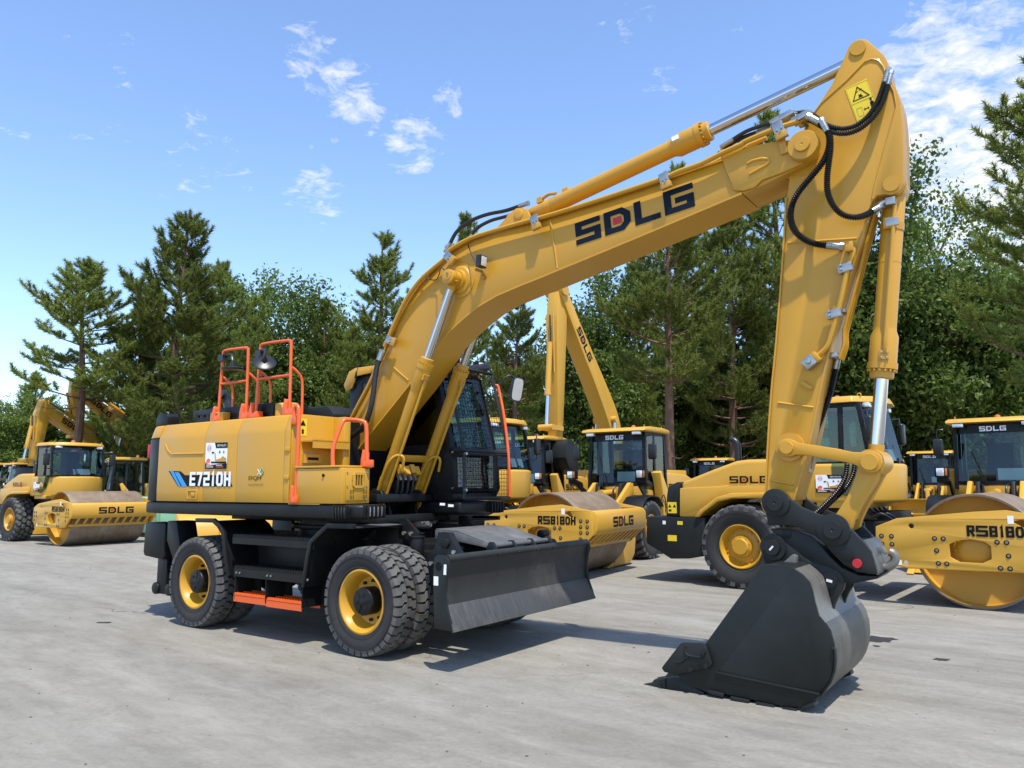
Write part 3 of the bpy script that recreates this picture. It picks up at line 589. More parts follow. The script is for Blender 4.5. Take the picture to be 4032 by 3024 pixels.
# orange guard rails
YR = -1.08
def Yp(k, x, y, c): return k.Y(x, y, c)
def rail_base(p, w=.07):
    mb = MB(); x, y, z = p; mb.prism([(x-w*1.2, z-.03), (x+w*1.2, z-.03), (x+w*1.1, z+.05), (x+w*.4, z+.05), (x+.0, z+.01), (x-w*.3, z+.05), (x-w*.2, z+.12), (x-w*.6, z+.16), (x-w*1.1, z+.06)], y-.045, y+.045); return mb.obj('rail_foot', ORA, ex, .008)
for xa, xb in ((-1.255, -.745), (-.515, .050)):
    zt = 3.315; mb = MB(); r = .018
    mb.tube([(xa-.04, YR, 2.46), (xa, YR, zt-.08), (xa+.02, YR, zt-.02), (xa+.08, YR, zt), (xb-.07, YR, zt-.01), (xb-.015, YR, zt-.03), (xb, YR, zt-.09), (xb+.01, YR, 2.46)], r, 10, 3)
    mb.tube([(xa-.02, YR, 2.90), (xb, YR, 2.90)], r*.9, 8)
    for x in ((xa-.01, xb+.0)):
        mb.tube([(x, YR, 3.0), (x+.03, YR+.06, 2.95), (x+.05, YR+.13, 2.84), (x+.05, YR+.14, 2.46)], r*.85, 8, 3)
    mb.obj('guard_rail', ORA, ex)
    for x in (xa-.04, xb+.01): rail_base((x, YR, 2.47))
# mirrors on the rails
for c, nrm, rr, at in (((-.975, -1.13, 3.06), (.02, -.04, 1), .135, (-1.245, YR, 3.22)), ((-.345, -1.14, 3.07), (.55, -.41, .66), .135, (-.51, YR, 3.20))):
    c = Vector(c); n = Vector(nrm).normalized(); mb = MB(); mb.lathe([(-.012, rr*.95), (0, rr), (.008, rr), (.014, rr*.93), (.022, rr*.5), (.03, .035), (.08, .025)], c, n, 36)
    mb.mi(0); a = Vector(at); mb.obox(a+Vector((.02, -.02, 0)), ((1, 0, 0), (0, 1, 0), (0, 0, 1)), (.05, .035, .04)); mb.tube([a, a.lerp(c+n*.12, .55)+Vector((.04, 0, .05)), c+n*.10, c+n*.04], .018, 8, 4); mb.obj('mirror', [HOSE], ex)
# steps and hand rails in front of the hood
q = [kG.Y(x, y, -1.232) for x, y in ((1287, 790), (1286, 712), (1303, 678), (1322, 712), (1320, 850), (1312, 1050), (1303, 1230), (1297, 1405))]
mb = MB(); mb.tube(q, .022, 10, 3); mb.obj('hand_rail', ORA, ex); rail_base((q[-1].x, -1.232, q[-1].z), .05); MB().box(q[0].x-.04, q[0].x+.04, -1.25, -1.21, q[0].z-.05, q[0].z+.03).obj('rail_foot', ORA, ex, .006)
q = [kG.Y(1592, 1405, -1.20), kG.Y(1585, 1180, -1.20), kG.Y(1583, 1015, -1.20), kG.Y(1625, 880, -1.15), kG.Y(1660, 800, -1.10), kG.Y(1700, 785, -1.04), kG.Y(1800, 795, -.92), kG.Y(1838, 830, -.90), kG.Y(1842, 1000, -.90), kG.Y(1846, 1130, -.90)]
mb = MB(); mb.tube(q, .022, 10, 3); mb.obj('hand_rail', ORA, ex); rail_base((q[0].x, q[0].y, q[0].z), .05); rail_base((q[-1].x, q[-1].y, q[-1].z), .05)
MB().prism([(-1.235, 1.47), (-.45, 1.47), (-.45, 2.43), (-1.18, 2.43), (-1.235, 2.26)], .30, .325, 'X').obj('hood_front', YEL, ex, .004)
mb = MB(); mb.box(.325, .50, -.66, -.56, 1.47, 2.43); mb.obj('tank_column', YEL, ex, .012)
mb = MB(); mb.box(.325, .53, -1.12, -.60, 2.13, 2.145); mb.box(.515, .53, -1.12, -.60, 2.06, 2.145)
for i in range(13): mb.prism([(-1.12+i*.04, 2.145), (-1.096+i*.04, 2.145), (-1.102+i*.04, 2.165), (-1.114+i*.04, 2.165)], .50, .53, 'X')
mb.obj('tank_step', YEL, ex)
mb = MB(); mb.box(.325, .36, -1.10, -.86, 1.90, 2.00); mb.mi(1); mb.box(.36, .363, -1.05, -.90, 1.935, 1.965); mb.obj('latch_box', [YEL, INK], ex)
# label on the front of the hood
mb = MB(); mb.quad((.3275, -1.16, 2.20), (.3275, -1.05, 2.20), (.3275, -1.05, 2.39), (.3275, -1.16, 2.39)); mb.mi(1); mb.add([(.329, -1.145, 2.31), (.329, -1.065, 2.31), (.329, -1.105, 2.375)], [(0, 1, 2)]); mb.quad((.329, -1.12, 2.22), (.329, -1.09, 2.22), (.329, -1.09, 2.27), (.329, -1.12, 2.27)); mb.obj('warning_label', [LBL, INK], ex, rec=False)
# toolbox
mb = MB(); mb.box(.43, 1.14, -1.25, -.865, 1.468, 1.835); mb.obj('toolbox', YEL, ex, .012)
MB().box(.40, 1.10, -1.26, -.80, 1.838, 1.862).obj('toolbox_lid', YEL, ex, .006)
mb = MB(); mb.box(1.141, 1.149, -1.205, -.90, 1.50, 1.80); mb.obj('toolbox_door', YEL, ex, .004)
def slot(y, z, hh, w): return [(y-w, z-hh), (y+w, z-hh), (y+w, z+hh), (y-w, z+hh)]
mb = MB(); mb.holes([(-1.12, 1.655), (-1.09, 1.63), (-.99, 1.63), (-.96, 1.655), (-.96, 1.765), (-.99, 1.79), (-1.09, 1.79), (-1.12, 1.765)], [slot(-1.075, 1.71, .055, .013), slot(-1.04, 1.71, .055, .013), slot(-1.005, 1.71, .055, .013)], 1.15, 1.165, 'X'); mb.obj('toolbox_grille', YEL, ex, .003)
mb = MB()
for y0 in (-1.145, -.965):
    for i in range(3):
        for z in (1.535, 1.59): mb.quad(*[(1.1505, y0+i*.022+dy, z+dz) for dy, dz in ((-.004, -.022), (.004, -.022), (.004, .022), (-.004, .022))])
mb.quad(*[(1.1502, y, z) for y, z in ((-1.095, 1.65), (-.985, 1.65), (-.985, 1.77), (-1.095, 1.77))]); mb.obj('vent_slots', INK, ex, rec=False)
for y, z in ((-1.19, 1.79), (-1.19, 1.65), (-1.17, 1.515), (-.92, 1.79), (-.92, 1.65), (-.93, 1.515), (-1.115, 1.71), (-.965, 1.71)): MB().cyl((1.149, y, z), (1.158, y, z), .009, n=8).obj('bolt', ZINC, ex)
MB().cyl((.86, -1.25, 1.76), (.86, -1.262, 1.76), .016, n=12).obj('toolbox_lock', INK, ex)
grating('deck_step', .30, .80, 1.478, .02, YEL, -1.245, -1.05)
# front lamps in the deck corners
for sg, X, Yc in ((-1, 1.335, -.99), (1, 1.402, .98)):
    mb = MB(); mb.box(X-.02, X+.012, Yc-.13, Yc+.13, 1.33, 1.452); mb.mi(1); mb.box(X+.012, X+.018, Yc-.115, Yc+.115, 1.34, 1.442); mb.mi(0)
    for i in range(5): mb.box(X+.018, X+.055, Yc-.12+i*.055, Yc-.105+i*.055, 1.325, 1.457)
    mb.obj('deck_lamp', [BLK, LENS], ex, .004)
    if sg < 0:
        mb = MB(); mb.box(1.06, 1.26, -1.275, -1.262, 1.33, 1.452); mb.mi(1); mb.box(1.08, 1.24, -1.283, -1.275, 1.345, 1.44); mb.mi(0)
        for i in range(5): mb.box(1.075+i*.042, 1.09+i*.042, -1.31, -1.283, 1.325, 1.457)
        mb.obj('side_lamp', [BLK, LENS], ex, .004)
# machinery between hood and boom
mb = MB(); mb.box(-.42, .28, -.5, .28, 1.47, 2.30); mb.box(-.9, -.42, -.5, .28, 1.47, 2.40); mb.obj('pump_housing', BLK, ex, .02)
mb = MB(); mb.prism([(-.55, 2.31), (.10, 2.31), (.14, 2.50), (.02, 2.60), (-.5, 2.60), (-.55, 2.5)], -.50, .15); mb.obj('air_filter_cover', GRY, ex, .02)
# ---- cab
cab = MB(); y0, y1 = .34, 1.24
sidep = [(-.52, 1.47), (1.22, 1.47), (1.30, 1.62), (1.26, 2.05), (1.00, 3.02), (.88, 3.10), (-.40, 3.12), (-.52, 3.0)]
win = [(-.30, 2.14), (.98, 2.14), (1.15, 2.10), (.90, 2.93), (.82, 2.98), (-.28, 2.98)]
mullion = []
for y in (y0, y1-.03): cab.holes(sidep, [win], y, y+.03)
cab.box(-.52, -.42, y0+.03, y1-.03, 1.47, 2.1); cab.box(-.50, 1.20, y0+.03, y1-.03, 1.47, 1.56)
for pth in ([(1.27, 1.60), (1.255, 2.02), (.99, 3.0)],):
    for y in (y0+.03, y1-.10): cab.strip(pth, y, y+.07, .07)
cab.prism([(1.20, 2.02), (1.30, 2.04), (1.29, 2.10), (1.20, 2.10)], y0, y1)
cab.box(-.52, -.46, y0+.03, y0+.12, 2.1, 3.02); cab.box(-.52, -.46, y1-.12, y1-.03, 2.1, 3.02)
cab.box(.18, .25, y0+.001, y0+.029, 2.12, 3.0)
cabo = cab.obj('cab', BLK, ex, .012)
mb = MB(); mb.prism([(-.58, 3.04), (-.50, 3.17), (-.42, 3.20), (.35, 3.20), (.75, 3.185), (.98, 3.14), (1.02, 3.08), (.92, 3.065), (-.40, 3.10)], y0-.02, y1+.02); mb.obj('cab_roof', YEL, cabo, .025)
mb = MB(); mb.prism([(-.60, 2.98), (-.50, 3.16), (-.10, 3.17), (-.10, 3.10), (-.36, 3.08), (-.44, 2.93), (-.55, 2.88)], y0-.035, y0-.021); mb.obj('roof_side_panel', YEL, cabo, .004)
MB().prism(win, y0+.012, y0+.018).obj('cab_window', GLD, cabo); MB().prism(win, y1-.018, y1-.012).obj('cab_window', GLD, cabo)
mb = MB(); mb.add([(1.262, y0+.1, 1.62), (1.262, y1-.1, 1.62), (1.25, y1-.1, 2.03), (1.25, y0+.1, 2.03)], [(0, 1, 2, 3)]); mb.obj('lower_windscreen', GLS, cabo, rec=False)
mb = MB(); mb.add([(1.245, y0+.1, 2.10), (1.245, y1-.1, 2.10), (1.00, y1-.1, 3.0), (1.00, y0+.1, 3.0)], [(0, 1, 2, 3)]); mb.obj('windscreen', GLS, cabo, rec=False)
mb = MB(); mb.add([(-.49, y0+.1, 2.1), (-.49, y1-.1, 2.1), (-.49, y1-.1, 3.0), (-.49, y0+.1, 3.0)], [(0, 1, 2, 3)]); mb.obj('rear_window', GLD, cabo, rec=False)
mb = MB(); mb.prism([(.45, 1.56), (1.02, 1.56), (1.06, 1.62), (1.02, 2.06), (.78, 2.10), (.66, 2.02)], y0-.014, y0-.002); mb.obj('cab_side_panel', BLK, cabo, .01)
mb = MB(); mb.quad(*[(x, y0-.016, z) for x, z in ((.93, 1.60), (1.05, 1.60), (1.05, 1.68), (.93, 1.68))]); mb.obj('panel_label', INK, cabo, rec=False)
# inside of the cab
mb = MB(); mb.box(-.15, .35, .55, 1.05, 1.75, 1.95); mb.prism([(-.22, 1.9), (-.02, 1.92), (-.10, 2.75), (-.26, 2.78)], .58, 1.02); mb.box(-.2, .45, .47, .55, 1.7, 2.15); mb.box(-.2, .45, 1.05, 1.13, 1.7, 2.15); mb.prism([(.75, 1.56), (1.0, 1.56), (1.05, 2.05), (.95, 2.2), (.85, 2.1)], .70, .92); mb.lathe([(-.01, .17), (.01, .19), (.02, .17), (.01, .15)], (.88, .81, 2.22), (-.5, 0, 1), 24, closed=True); mb.obj('cab_interior', SEAT, cabo, .02)
mb = MB(); mb.prism([(.05, 1.96), (.40, 1.96), (.30, 2.25), (.10, 2.30)], .5, .8); mb.prism([(.95, 1.57), (1.2, 1.57), (1.15, 1.75), (1.0, 1.72)], .45, .75); mb.obj('cloth', TARP, cabo, .06, 3)
MB().prism([(.36, 2.30), (.62, 2.30), (.60, 2.52), (.38, 2.52)], y0+.03, y0+.034).obj('paper_sheet', PAPER, cabo)
# wire guard in front of the cab
gt = [kN.X(x, y, 1.16) for x, y in ((300, 165), (632, 228))]; GX0, GX1 = 1.17, 1.42
gy0, gy1 = .345, 1.235
def gpt(u, w): # u across, w 0..1 up on the upper panel
    return Vector((1.43-.27*w, gy0+(gy1-gy0)*u, 2.055+1.03*w))
def glo(u, w): return Vector((1.435, gy0+(gy1-gy0)*u, 1.50+.53*w))
for nm, fn, nu, nw in (('upper_wire_guard', gpt, 17, 19), ('lower_wire_guard', glo, 17, 11)):
    mb = MB(); b_ = .022
    for a, c in (((0, 0), (1, 0)), ((0, 1), (1, 1)), ((0, 0), (0, 1)), ((1, 0), (1, 1))):
        p, q = fn(*a), fn(*c); mb.tube([p, q], .024, 4)
    g = mb.obj(nm, GRY, cabo)
    mb = MB()
    for i in range(1, nu): mb.tube([fn(i/nu, 0), fn(i/nu, 1)], .0032, 4)
    for i in range(1, nw): mb.tube([fn(0, i/nw)+Vector((.005, 0, 0)), fn(1, i/nw)+Vector((.005, 0, 0))], .0032, 4)
    tag(mb.obj('wire_mesh', BLK, g), None, None, None, 'stuff')
for z in (1.60, 2.02):
    mb = MB(); mb.box(1.24, 1.43, .33, .37, z-.03, z+.03); mb.mi(1); mb.cyl((1.44, .345, z), (1.475, .345, z), .018, n=8); mb.cyl((1.28, .33, z+.02), (1.28, .31, z+.02), .014, n=8); mb.obj('guard_hinge', [BLK, ZINC], cabo)
# orange hand rail, mirror, lamps and aerial of the cab
q = [kN.X(770, 1395, 1.46), kN.X(765, 1250, 1.46), kN.X(760, 1020, 1.46), kN.X(735, 760, 1.40), kN.X(700, 520, 1.32), kN.X(660, 330, 1.24), kN.X(645, 298, 1.22), kN.X(605, 300, 1.14)]
MB().tube(q, .02, 10, 3).obj('cab_hand_rail', ORA, cabo)
m0 = kN.X(848, 335, 1.40); mw = Vector((.12, .55, 0)).normalized()*.155
mb = MB(); nrm = (Vector((0, 0, CAMH))-EX.o-m0); nrm = Vector((.93, -.30, -.12)).normalized(); up = Vector((-.02, .13, 1)).normalized(); rt = up.cross(nrm).normalized(); up = nrm.cross(rt)
oval = [.72*(rt*math.copysign(abs(math.cos(a))**.45, math.cos(a))*.115+up*math.copysign(abs(math.sin(a))**.45, math.sin(a))*.215) for a in [2*PI*i/40 for i in range(40)]]
mb.add([m0+p*1.0-nrm*.05 for p in oval]+[m0+p*1.05 for p in oval], [tuple(range(39, -1, -1))]+[(i, (i+1) % 40, 40+(i+1) % 40, 40+i) for i in range(40)]+[tuple(range(40, 80))])
mb.tube([m0+up*.12-nrm*.04, m0+up*.16-nrm*.08+rt*-.12, kN.X(660, 300, 1.22)], .014, 8, 3); mb.mi(1); mb.add([m0+p*.93+nrm*.004 for p in oval], [tuple(range(40))]); mb.obj('cab_mirror', [HOSE, MIRR], cabo)
for dx, dy in ((1.06, 1.10), (1.0, .45), (1.06, .72)):
    mb = MB(); mb.box(dx-.05, dx+.035, dy-.065, dy+.065, 3.13, 3.235); mb.mi(1); mb.box(dx+.035, dx+.04, dy-.055, dy+.055, 3.14, 3.225); mb.mi(0); mb.cyl((dx-.02, dy, 3.07), (dx-.02, dy, 3.15), .016, n=8); mb.obj('work_lamp', [BLK, LENS], cabo, .01)
mb = MB(); mb.tube([kF.Y(312, 385, .30), kF.Y(330, 290, .30), kF.Y(350, 210, .30)], .004, 5); mb.lathe([(0, .02), (.05, .012), (.09, .006)], kF.Y(312, 392, .30), (0.1, 0, 1), 8); mb.obj('aerial', BLK, cabo)
mb = MB()
for i in range(6):
    a = kF.Y(1000+i*60, 330-8*(i % 3), .5+.1*i); mb.lathe([(0, .05), (.12, .06), (.2, .03)], a, (.3, 1, .2), 10)
mb.obj('roof_hose_bundle', HOSE, cabo)
# name plates on the deck front
mb = MB(); mb.quad(*[kF.X(x, y, 1.404) for x, y in ((998, 1430), (1040, 1432), (1042, 1412), (1000, 1410))]); mb.obj('sticker', WHT, ex, rec=False); mb = MB(); mb.quad(*[kF.X(x, y, 1.404) for x, y in ((1066, 1442), (1110, 1444), (1112, 1424), (1068, 1420))]); mb.obj('sticker', WHT, ex, rec=False)
# ---- boom
BW = .23
top = kM.xz([(95, 1310), (150, 1210), (200, 1110), (255, 1010), (305, 905), (350, 800), (400, 690), (450, 590), (510, 455), (575, 338), (645, 235), (720, 152)], -BW)
top += kA.xz([(275, 778), (400, 702), (560, 642), (730, 606), (900, 560), (1200, 468), (1570, 346), (1800, 268), (2030, 190)], -BW)
nose = kB.xz([(150, 868), (260, 848), (400, 832)], -BW)+kB.xz([(497+92*math.cos(R_(a)), 888-92*math.sin(R_(a))) for a in range(100, -70, -14)], -BW)+kB.xz([(480, 1010), (340, 1080), (200, 1150), (45, 1222)], -BW)
bot = kA.xz([(2085, 408), (1800, 528), (1500, 655), (1200, 780), (940, 887), (850, 925), (700, 985), (560, 1045), (450, 1110), (350, 1190), (270, 1265), (200, 1340)], -BW)+kF.xz([(935, 180), (880, 258), (810, 355), (735, 457), (600, 627), (410, 864), (262, 1052)], -BW)
foot = kF.xz([(235, 1075), (190, 1080), (150, 1050), (135, 1000), (150, 945), (180, 905)], -BW)
out = top+nose+bot+foot
BC = BW-.016
mb = MB(); mb.prism(top+nose+bot+foot, -BC, BC)
boom = mb.obj('boom', YEL, ex, .006)
mb = MB(); mb.strip(top, -BW-.006, BW+.006, .016); mb.obj('top_flange', YEL, boom)
mb = MB(); mb.strip(bot, -BW-.006, BW+.006, .018); mb.obj('bottom_flange', YEL, boom)
def bead(k, pts, Yv, name, parent, r=.011):
    mb = MB(); mb.tube([k.Y(x, y, Yv) for x, y in pts], r, 6); return mb.obj(name, YEL, parent)
bead(kA, [(895, 575), (912, 690), (930, 800), (940, 880)], -BC, 'weld_seam', boom); bead(kF, [(560, 240), (640, 320), (745, 412)], -BC, 'weld_seam', boom); bead(kA, [(2018, 205), (2040, 310), (2062, 405)], -BC, 'weld_seam', boom)
bead(kF, [(310, 710), (318, 790), (360, 820), (440, 805)], -BC, 'weld_seam', boom, .008)
# nose casting: thicker cheek with recess rib
mb = MB(); ck = kB.xz([(-130, 905), (150, 868), (260, 848), (400, 832)], -BW)+kB.xz([(497+92*math.cos(R_(a)), 888-92*math.sin(R_(a))) for a in range(100, -70, -14)], -BW)+kB.xz([(480, 1008), (340, 1070), (190, 1125), (130, 1180), (45, 1205), (-20, 1200)], -BW)
mb.prism(ck, -BW-.012, -BC+.01); mb.prism(ck, BC-.01, BW+.012); mb.obj('nose_casting', YEL, boom, .01)
bead(kB, [(80, 1005), (110, 985), (180, 968), (228, 968), (238, 985), (215, 1015), (150, 1050), (95, 1080)], -BW-.012, 'casting_rib', boom, .014)
def boss(k, x, y, Yv, r, h, name, parent, m=YEL, r2=None, both=True, rp=None):
    c = k.Y(x, y, Yv); 
    for sg in ((1, -1) if both else (1,)):
        yy = Yv*sg; s = -1 if yy < 0 else 1
        mb = MB(); mb.lathe([(0, r), (h*.85, r), (h, r*.94)], (c.x, yy, c.z), (0, s, 0), 36)
        if r2: mb.lathe([(h, r2), (h+.022, r2), (h+.026, r2*.97), (h+.026, .012), (h+.022, .008)], (c.x, yy, c.z), (0, s, 0), 28)
        mb.obj(name, m, parent)
    return c
boss(kB, 497, 888, -BW-.012, .128, .075, 'pivot_boss', boom, YEL, .062)
# cylinder pin on the boom
pc = kM.Y(905, 180, -.31)
for sg in (-1, 1):
    mb = MB(); mb.lathe([(0, .20), (.010, .20), (.014, .165), (.035, .15), (.04, .115), (.075, .105)], (pc.x, sg*.214, pc.z), (0, sg, 0), 40); mb.obj('pin_flange', YEL, boom)
    mb = MB(); mb.lathe([(0, .082), (.055, .082), (.06, .075), (.06, .04), (.068, .038)], (pc.x, sg*.375, pc.z), (0, sg, 0), 32); mb.cyl((pc.x+.06, sg*.38, pc.z-.05), (pc.x+.10, sg*.38, pc.z-.055), .01, n=6); mb.obj('pin_cap', YEL, boom)
# maker's name on the boom
Sb = lambda x, y: kA.Y(x, y, -BC-.002)
o = Sb(1060, 738); u = Sb(1798, 492)-o; v = Sb(1047, 602)-o
lettering('maker_lettering', 'SDLG', [NAVY, RED], boom, o, u, v, .235, .135, .003)
lettering('maker_lettering', 'SDLG', [NAVY, RED], boom, Vector((o.x+u.x, -o.y, o.z+u.z)), Vector((-u.x, 0, -u.z)), v, .235, .135, .003)
# boom lamp
mb = MB(); c = kA.Y(466, 838, -.32); mb.obox(c, ((1, -.15, -.1), (0, 1, 0), (.1, 0, 1)), (.035, .06, .065)); mb.mi(1); mb.obox(c+Vector((.036, -.003, -.002)), ((1, -.15, -.1), (0, 1, 0), (.1, 0, 1)), (.004, .05, .055)); mb.mi(0)
mb.tube([kA.Y(382, 730, -.24), kA.Y(405, 790, -.28), kA.Y(440, 860, -.32)], .008, 6, 3); mb.mi(2); mb.tube([kA.Y(430, 885, -.30), kA.Y(470, 900, -.28), kA.Y(485, 930, -.235)], .018, 6); mb.cyl(kA.Y(485, 928, -.21), kA.Y(478, 930, -.25), .03, n=10); mb.obj('work_lamp', [HOSE, LENS, YEL], boom, .004)
# pipes along the boom
PY = -.275
pipe1 = [kF.Y(262, 740, PY), kF.Y(330, 610, PY), kF.Y(405, 470, PY), kF.Y(470, 330, PY)]
MB().tube(pipe1, .019, 8, 3).obj('steel_pipe', YEL, boom)
run = [kM.Y(x, y, PY) for x, y in ((395, 670), (430, 590), (490, 450), (560, 315), (640, 205), (705, 140), (770, 85), (840, 25))]+[kA.Y(x, y, PY) for x, y in ((270, 765), (400, 692), (560, 640), (740, 588), (900, 545), (1200, 452), (1580, 325), (1700, 275), (1830, 230), (1960, 165), (2090, 105))]+[kB.Y(x, y, PY) for x, y in ((60, 845), (200, 785), (330, 735), (440, 700), (495, 668))]
MB().tube(run, .024, 8, 3).obj('steel_pipe', YEL, boom)
run2 = [Vector((p.x-.03, -.10, p.z+.035)) for p in run[1:-3]]
MB().tube(run2, .022, 8, 3).obj('steel_pipe', YEL, boom)
MB().tube([Vector((p.x-.02, .275, p.z+.01)) for p in run], .024, 8, 2).obj('steel_pipe', YEL, boom)
def clamp(k, x, y, Yv, parent, ang=0, s=1.0):
    c = k.Y(x, y, Yv); a = Vector((math.cos(ang), 0, math.sin(ang))); b = Vector((-math.sin(ang), 0, math.cos(ang)))
    mb = MB(); mb.obox(c, (a, (0, 1, 0), b), (.045*s, .018*s, .05*s)); mb.mi(1); mb.obox(c-b*.075*s, (a, (0, 1, 0), b), (.05*s, .022*s, .03*s)); mb.mi(0)
    for d in (-.02, .02): mb.cyl(c+a*d*s-b*.025*s+Vector((0, -.018*s, 0)), c+a*d*s-b*.025*s+Vector((0, -.035*s, 0)), .011*s, n=8)
    return mb.obj('pipe_clamp', [ZINC, YEL], parent, .003)
clamp(kA, 262, 805, -.295, boom, .75); clamp(kA, 800, 578, -.295, boom, .22); clamp(kA, 1605, 318, -.295, boom, .22); clamp(kM, 432, 625, -.295, boom, 1.15); clamp(kB, 305, 745, -.295, boom, .3)
mb = MB(); c = kB.Y(330, 840, -.25); mb.obox(c, ((1, 0, .15), (0, 1, 0), (-.15, 0, 1)), (.03, .012, .12)); mb.obj('pipe_bracket', YEL, boom, .005)
def hose(k, pts, Yv, r=.02, corr=0, name='hose', parent=None, ends=True, kk=5):
    P = [k.Y(x, y, (Yv if not isinstance(Yv, (list, tuple)) else Yv[i])) for i, (x, y) in enumerate(pts)]
    mb = MB(); mb.tube(P, r, 8, kk, corr, .017)
    if ends:
        mb.mi(1)
        for a, b in ((P[0], P[1]), (P[-1], P[-2])):
            d = (b-a).normalized(); mb.cyl(a-d*.05, a+d*.05, r*1.12, n=10); mb.cyl(a-d*.08, a-d*.05, r*1.25, n=6)
    return mb.obj(name, [HOSE, ZINC], parent)
hose(kF, [(515, 215), (485, 300), (468, 400), (455, 520), (430, 650), (375, 785), (280, 862), (180, 885), (90, 878), (0, 870)], [-.29, -.31, -.33, -.34, -.35, -.36, -.38, -.40, -.42, -.44], .033, parent=boom)
hose(kA, [(262, 745), (315, 650), (400, 585), (500, 545), (620, 520), (725, 485)], [-.05]*6, .022, parent=boom); hose(kA, [(395, 690), (440, 630), (520, 585), (600, 562), (655, 548)], [-.12]*5, .02, parent=boom)
for d in (0, .05): hose(kA, [(1912, 205), (1950, 160), (2020, 105), (2110, 60), (2212, 25)], [.02+d]*5, .02, parent=boom); hose(kB, [(-60, 850), (60, 775), (160, 735), (285, 695)], [-.05+d]*4, .018, parent=boom)
mb = MB()
for i, (x, y) in enumerate(((310, 690), (370, 660), (460, 680), (500, 660))): c = kB.Y(x, y, -.12-.05*i); mb.obox(c, ((1, 0, .3), (0, 1, 0), (-.3, 0, 1)), (.06, .05, .025)); 
mb.obj('hose_fittings', ZINC, boom, .006)
hose(kM, [(838, 128), (805, 100), (790, 150), (770, 185), (735, 188), (700, 170)], [-.42, -.34, -.28, -.26, -.26, -.26], .006, parent=boom)
# arm cylinder bracket on the boom
bp_ = kA.Y(715, 552, -.10)
for y in (-.13, .13):
    mb = MB(); mb.prism(kA.xz([(560, 640), (650, 540), (690, 508), (730, 505), (760, 525), (775, 560), (778, 600)], -.13), y-.02, y+.02); mb.lathe([(0, .06), (.03, .06), (.035, .03)], (bp_.x, y, bp_.z), (0, -1 if y < 0 else 1, 0), 24); mb.obj('cylinder_bracket', YEL, boom, .005)
# ---- cylinders
def cylinder(name, p0, p1, L, rt, rg, rr, parent, port=1, eye=.09, w=.10):
    p0, p1 = Vector(p0), Vector(p1); d = (p1-p0).normalized(); n = (p1-p0).length
    mb = MB(); mb.lathe([(0, rt*.7), (.06, rt), (L-.34, rt), (L-.31, rt*1.02), (L-.26, rg), (L-.05, rg), (L-.05, rg*1.08), (L, rg*1.08), (L+.002, rg*.86), (L+.07, rg*.86), (L+.075, rg*.78)], p0, d, 32)
    mb.lathe([(.28, rt*1.06), (.34, rt*1.06)], p0, d, 32); mb.lathe([(.6, rt*1.015), (.605, rt*1.015)], p0, d, 32)
    u, w_ = mb.frame(d)
    for i in range(16):
        a = 2*PI*i/16; c = p0+d*(L+.004)+(u*math.cos(a)+w_*math.sin(a))*rg*.97; mb.cyl(c, c+d*.018, .011, n=6)
    mb.lathe([(-w/2, eye), (w/2, eye)], p0, (0, 1, 0), 28)
    o = mb.obj(name, YEL, parent)
    mb = MB(); mb.cyl(p0+d*(L+.06), p1-d*eye*.7, rr, n=28); mb.obj('cylinder_rod', CHR, o)
    mb = MB(); mb.lathe([(-w/2, eye), (w/2, eye)], p1, (0, 1, 0), 28); mb.cyl(p1-d*eye*1.5, p1, rr*1.12, n=20); mb.obj('rod_eye', YEL, o)
    return o, p0, d, u, w_
def port(o, p, d, side, L0, L1, r=.016):
    side = Vector(side).normalized(); b = (p+d*L1+side*.085)
    mb = MB(); mb.tube([p+d*L0+side*.10, p+d*(L0+.05)+side*.118, p+d*(L1-.12)+side*.118, b+side*.015], r, 8, 3); mb.obox(b, (d, side, d.cross(side)), (.035, .035, .035)); mb.mi(1)
    for a in (-1, 1):
        for c in (-1, 1): q = b+d*.02*a+d.cross(side)*.02*c+side*.035; mb.cyl(q, q+side*.014, .008, n=6)
    mb.obj('cylinder_pipe', [YEL, ZINC], o)
bf = kF.Y(487, 1440, -.31)
for sg in (-1, 1):
    o, p, d, u, w_ = cylinder('boom_cylinder', (bf.x, sg*.31, bf.z), (pc.x, sg*.315, pc.z), 1.73, .070, .088, .046, ex, eye=.085, w=.11)
    side = Vector((d.z, -sg*.0, -d.x)); port(o, p, d, (side.x, -.35, side.z), .10, 1.60, .016)
    mb = MB(); mb.tube([p+d*.14+Vector((.02, -.09, 0)), p+d*.5+Vector((.03, -.095, 0)), p+d*.62+Vector((.08, -.06, 0)), p+d*.60+Vector((.17, -.02, 0)), p+d*.44+Vector((.20, 0, 0))], .017, 8, 4); mb.obj('cylinder_pipe', YEL, o)
mb = MB(); c0 = Vector((bf.x, 0, bf.z))+d*.60; mb.obox(c0+Vector((.03, 0, .0)), ((0, 1, 0), (d.x, 0, d.z), (d.z, 0, -d.x)), (.30, .04, .012)); mb.obj('cylinder_brace', YEL, ex, .006)
mb = MB(); 
for i, y in enumerate((-.12, -.04, .05, .13)):
    a = Vector((bf.x+.30, y-.12, bf.z+.42-.02*(i % 2))); mb.obox(a, ((1, 0, .4), (0, 1, 0), (-.4, 0, 1)), (.03, .035, .05))
mb.mi(1)
for i, y in enumerate((-.12, -.04, .05, .13)):
    a = Vector((bf.x+.27, y-.12, bf.z+.34)); mb.obox(a, ((1, 0, .4), (0, 1, 0), (-.4, 0, 1)), (.018, .018, .05))
mb.mi(2)
for i, y in enumerate((-.12, -.04, .05, .13)):
    a = Vector((bf.x+.25, y-.12, bf.z+.29)); mb.tube([a, a+Vector((-.03, 0, -.14)), a+Vector((-.15, -.04, -.26)), a+Vector((-.4, -.06, -.30))], .022, 8, 4)
mb.obj('boom_hoses', [YEL, ZINC, HOSE], ex)
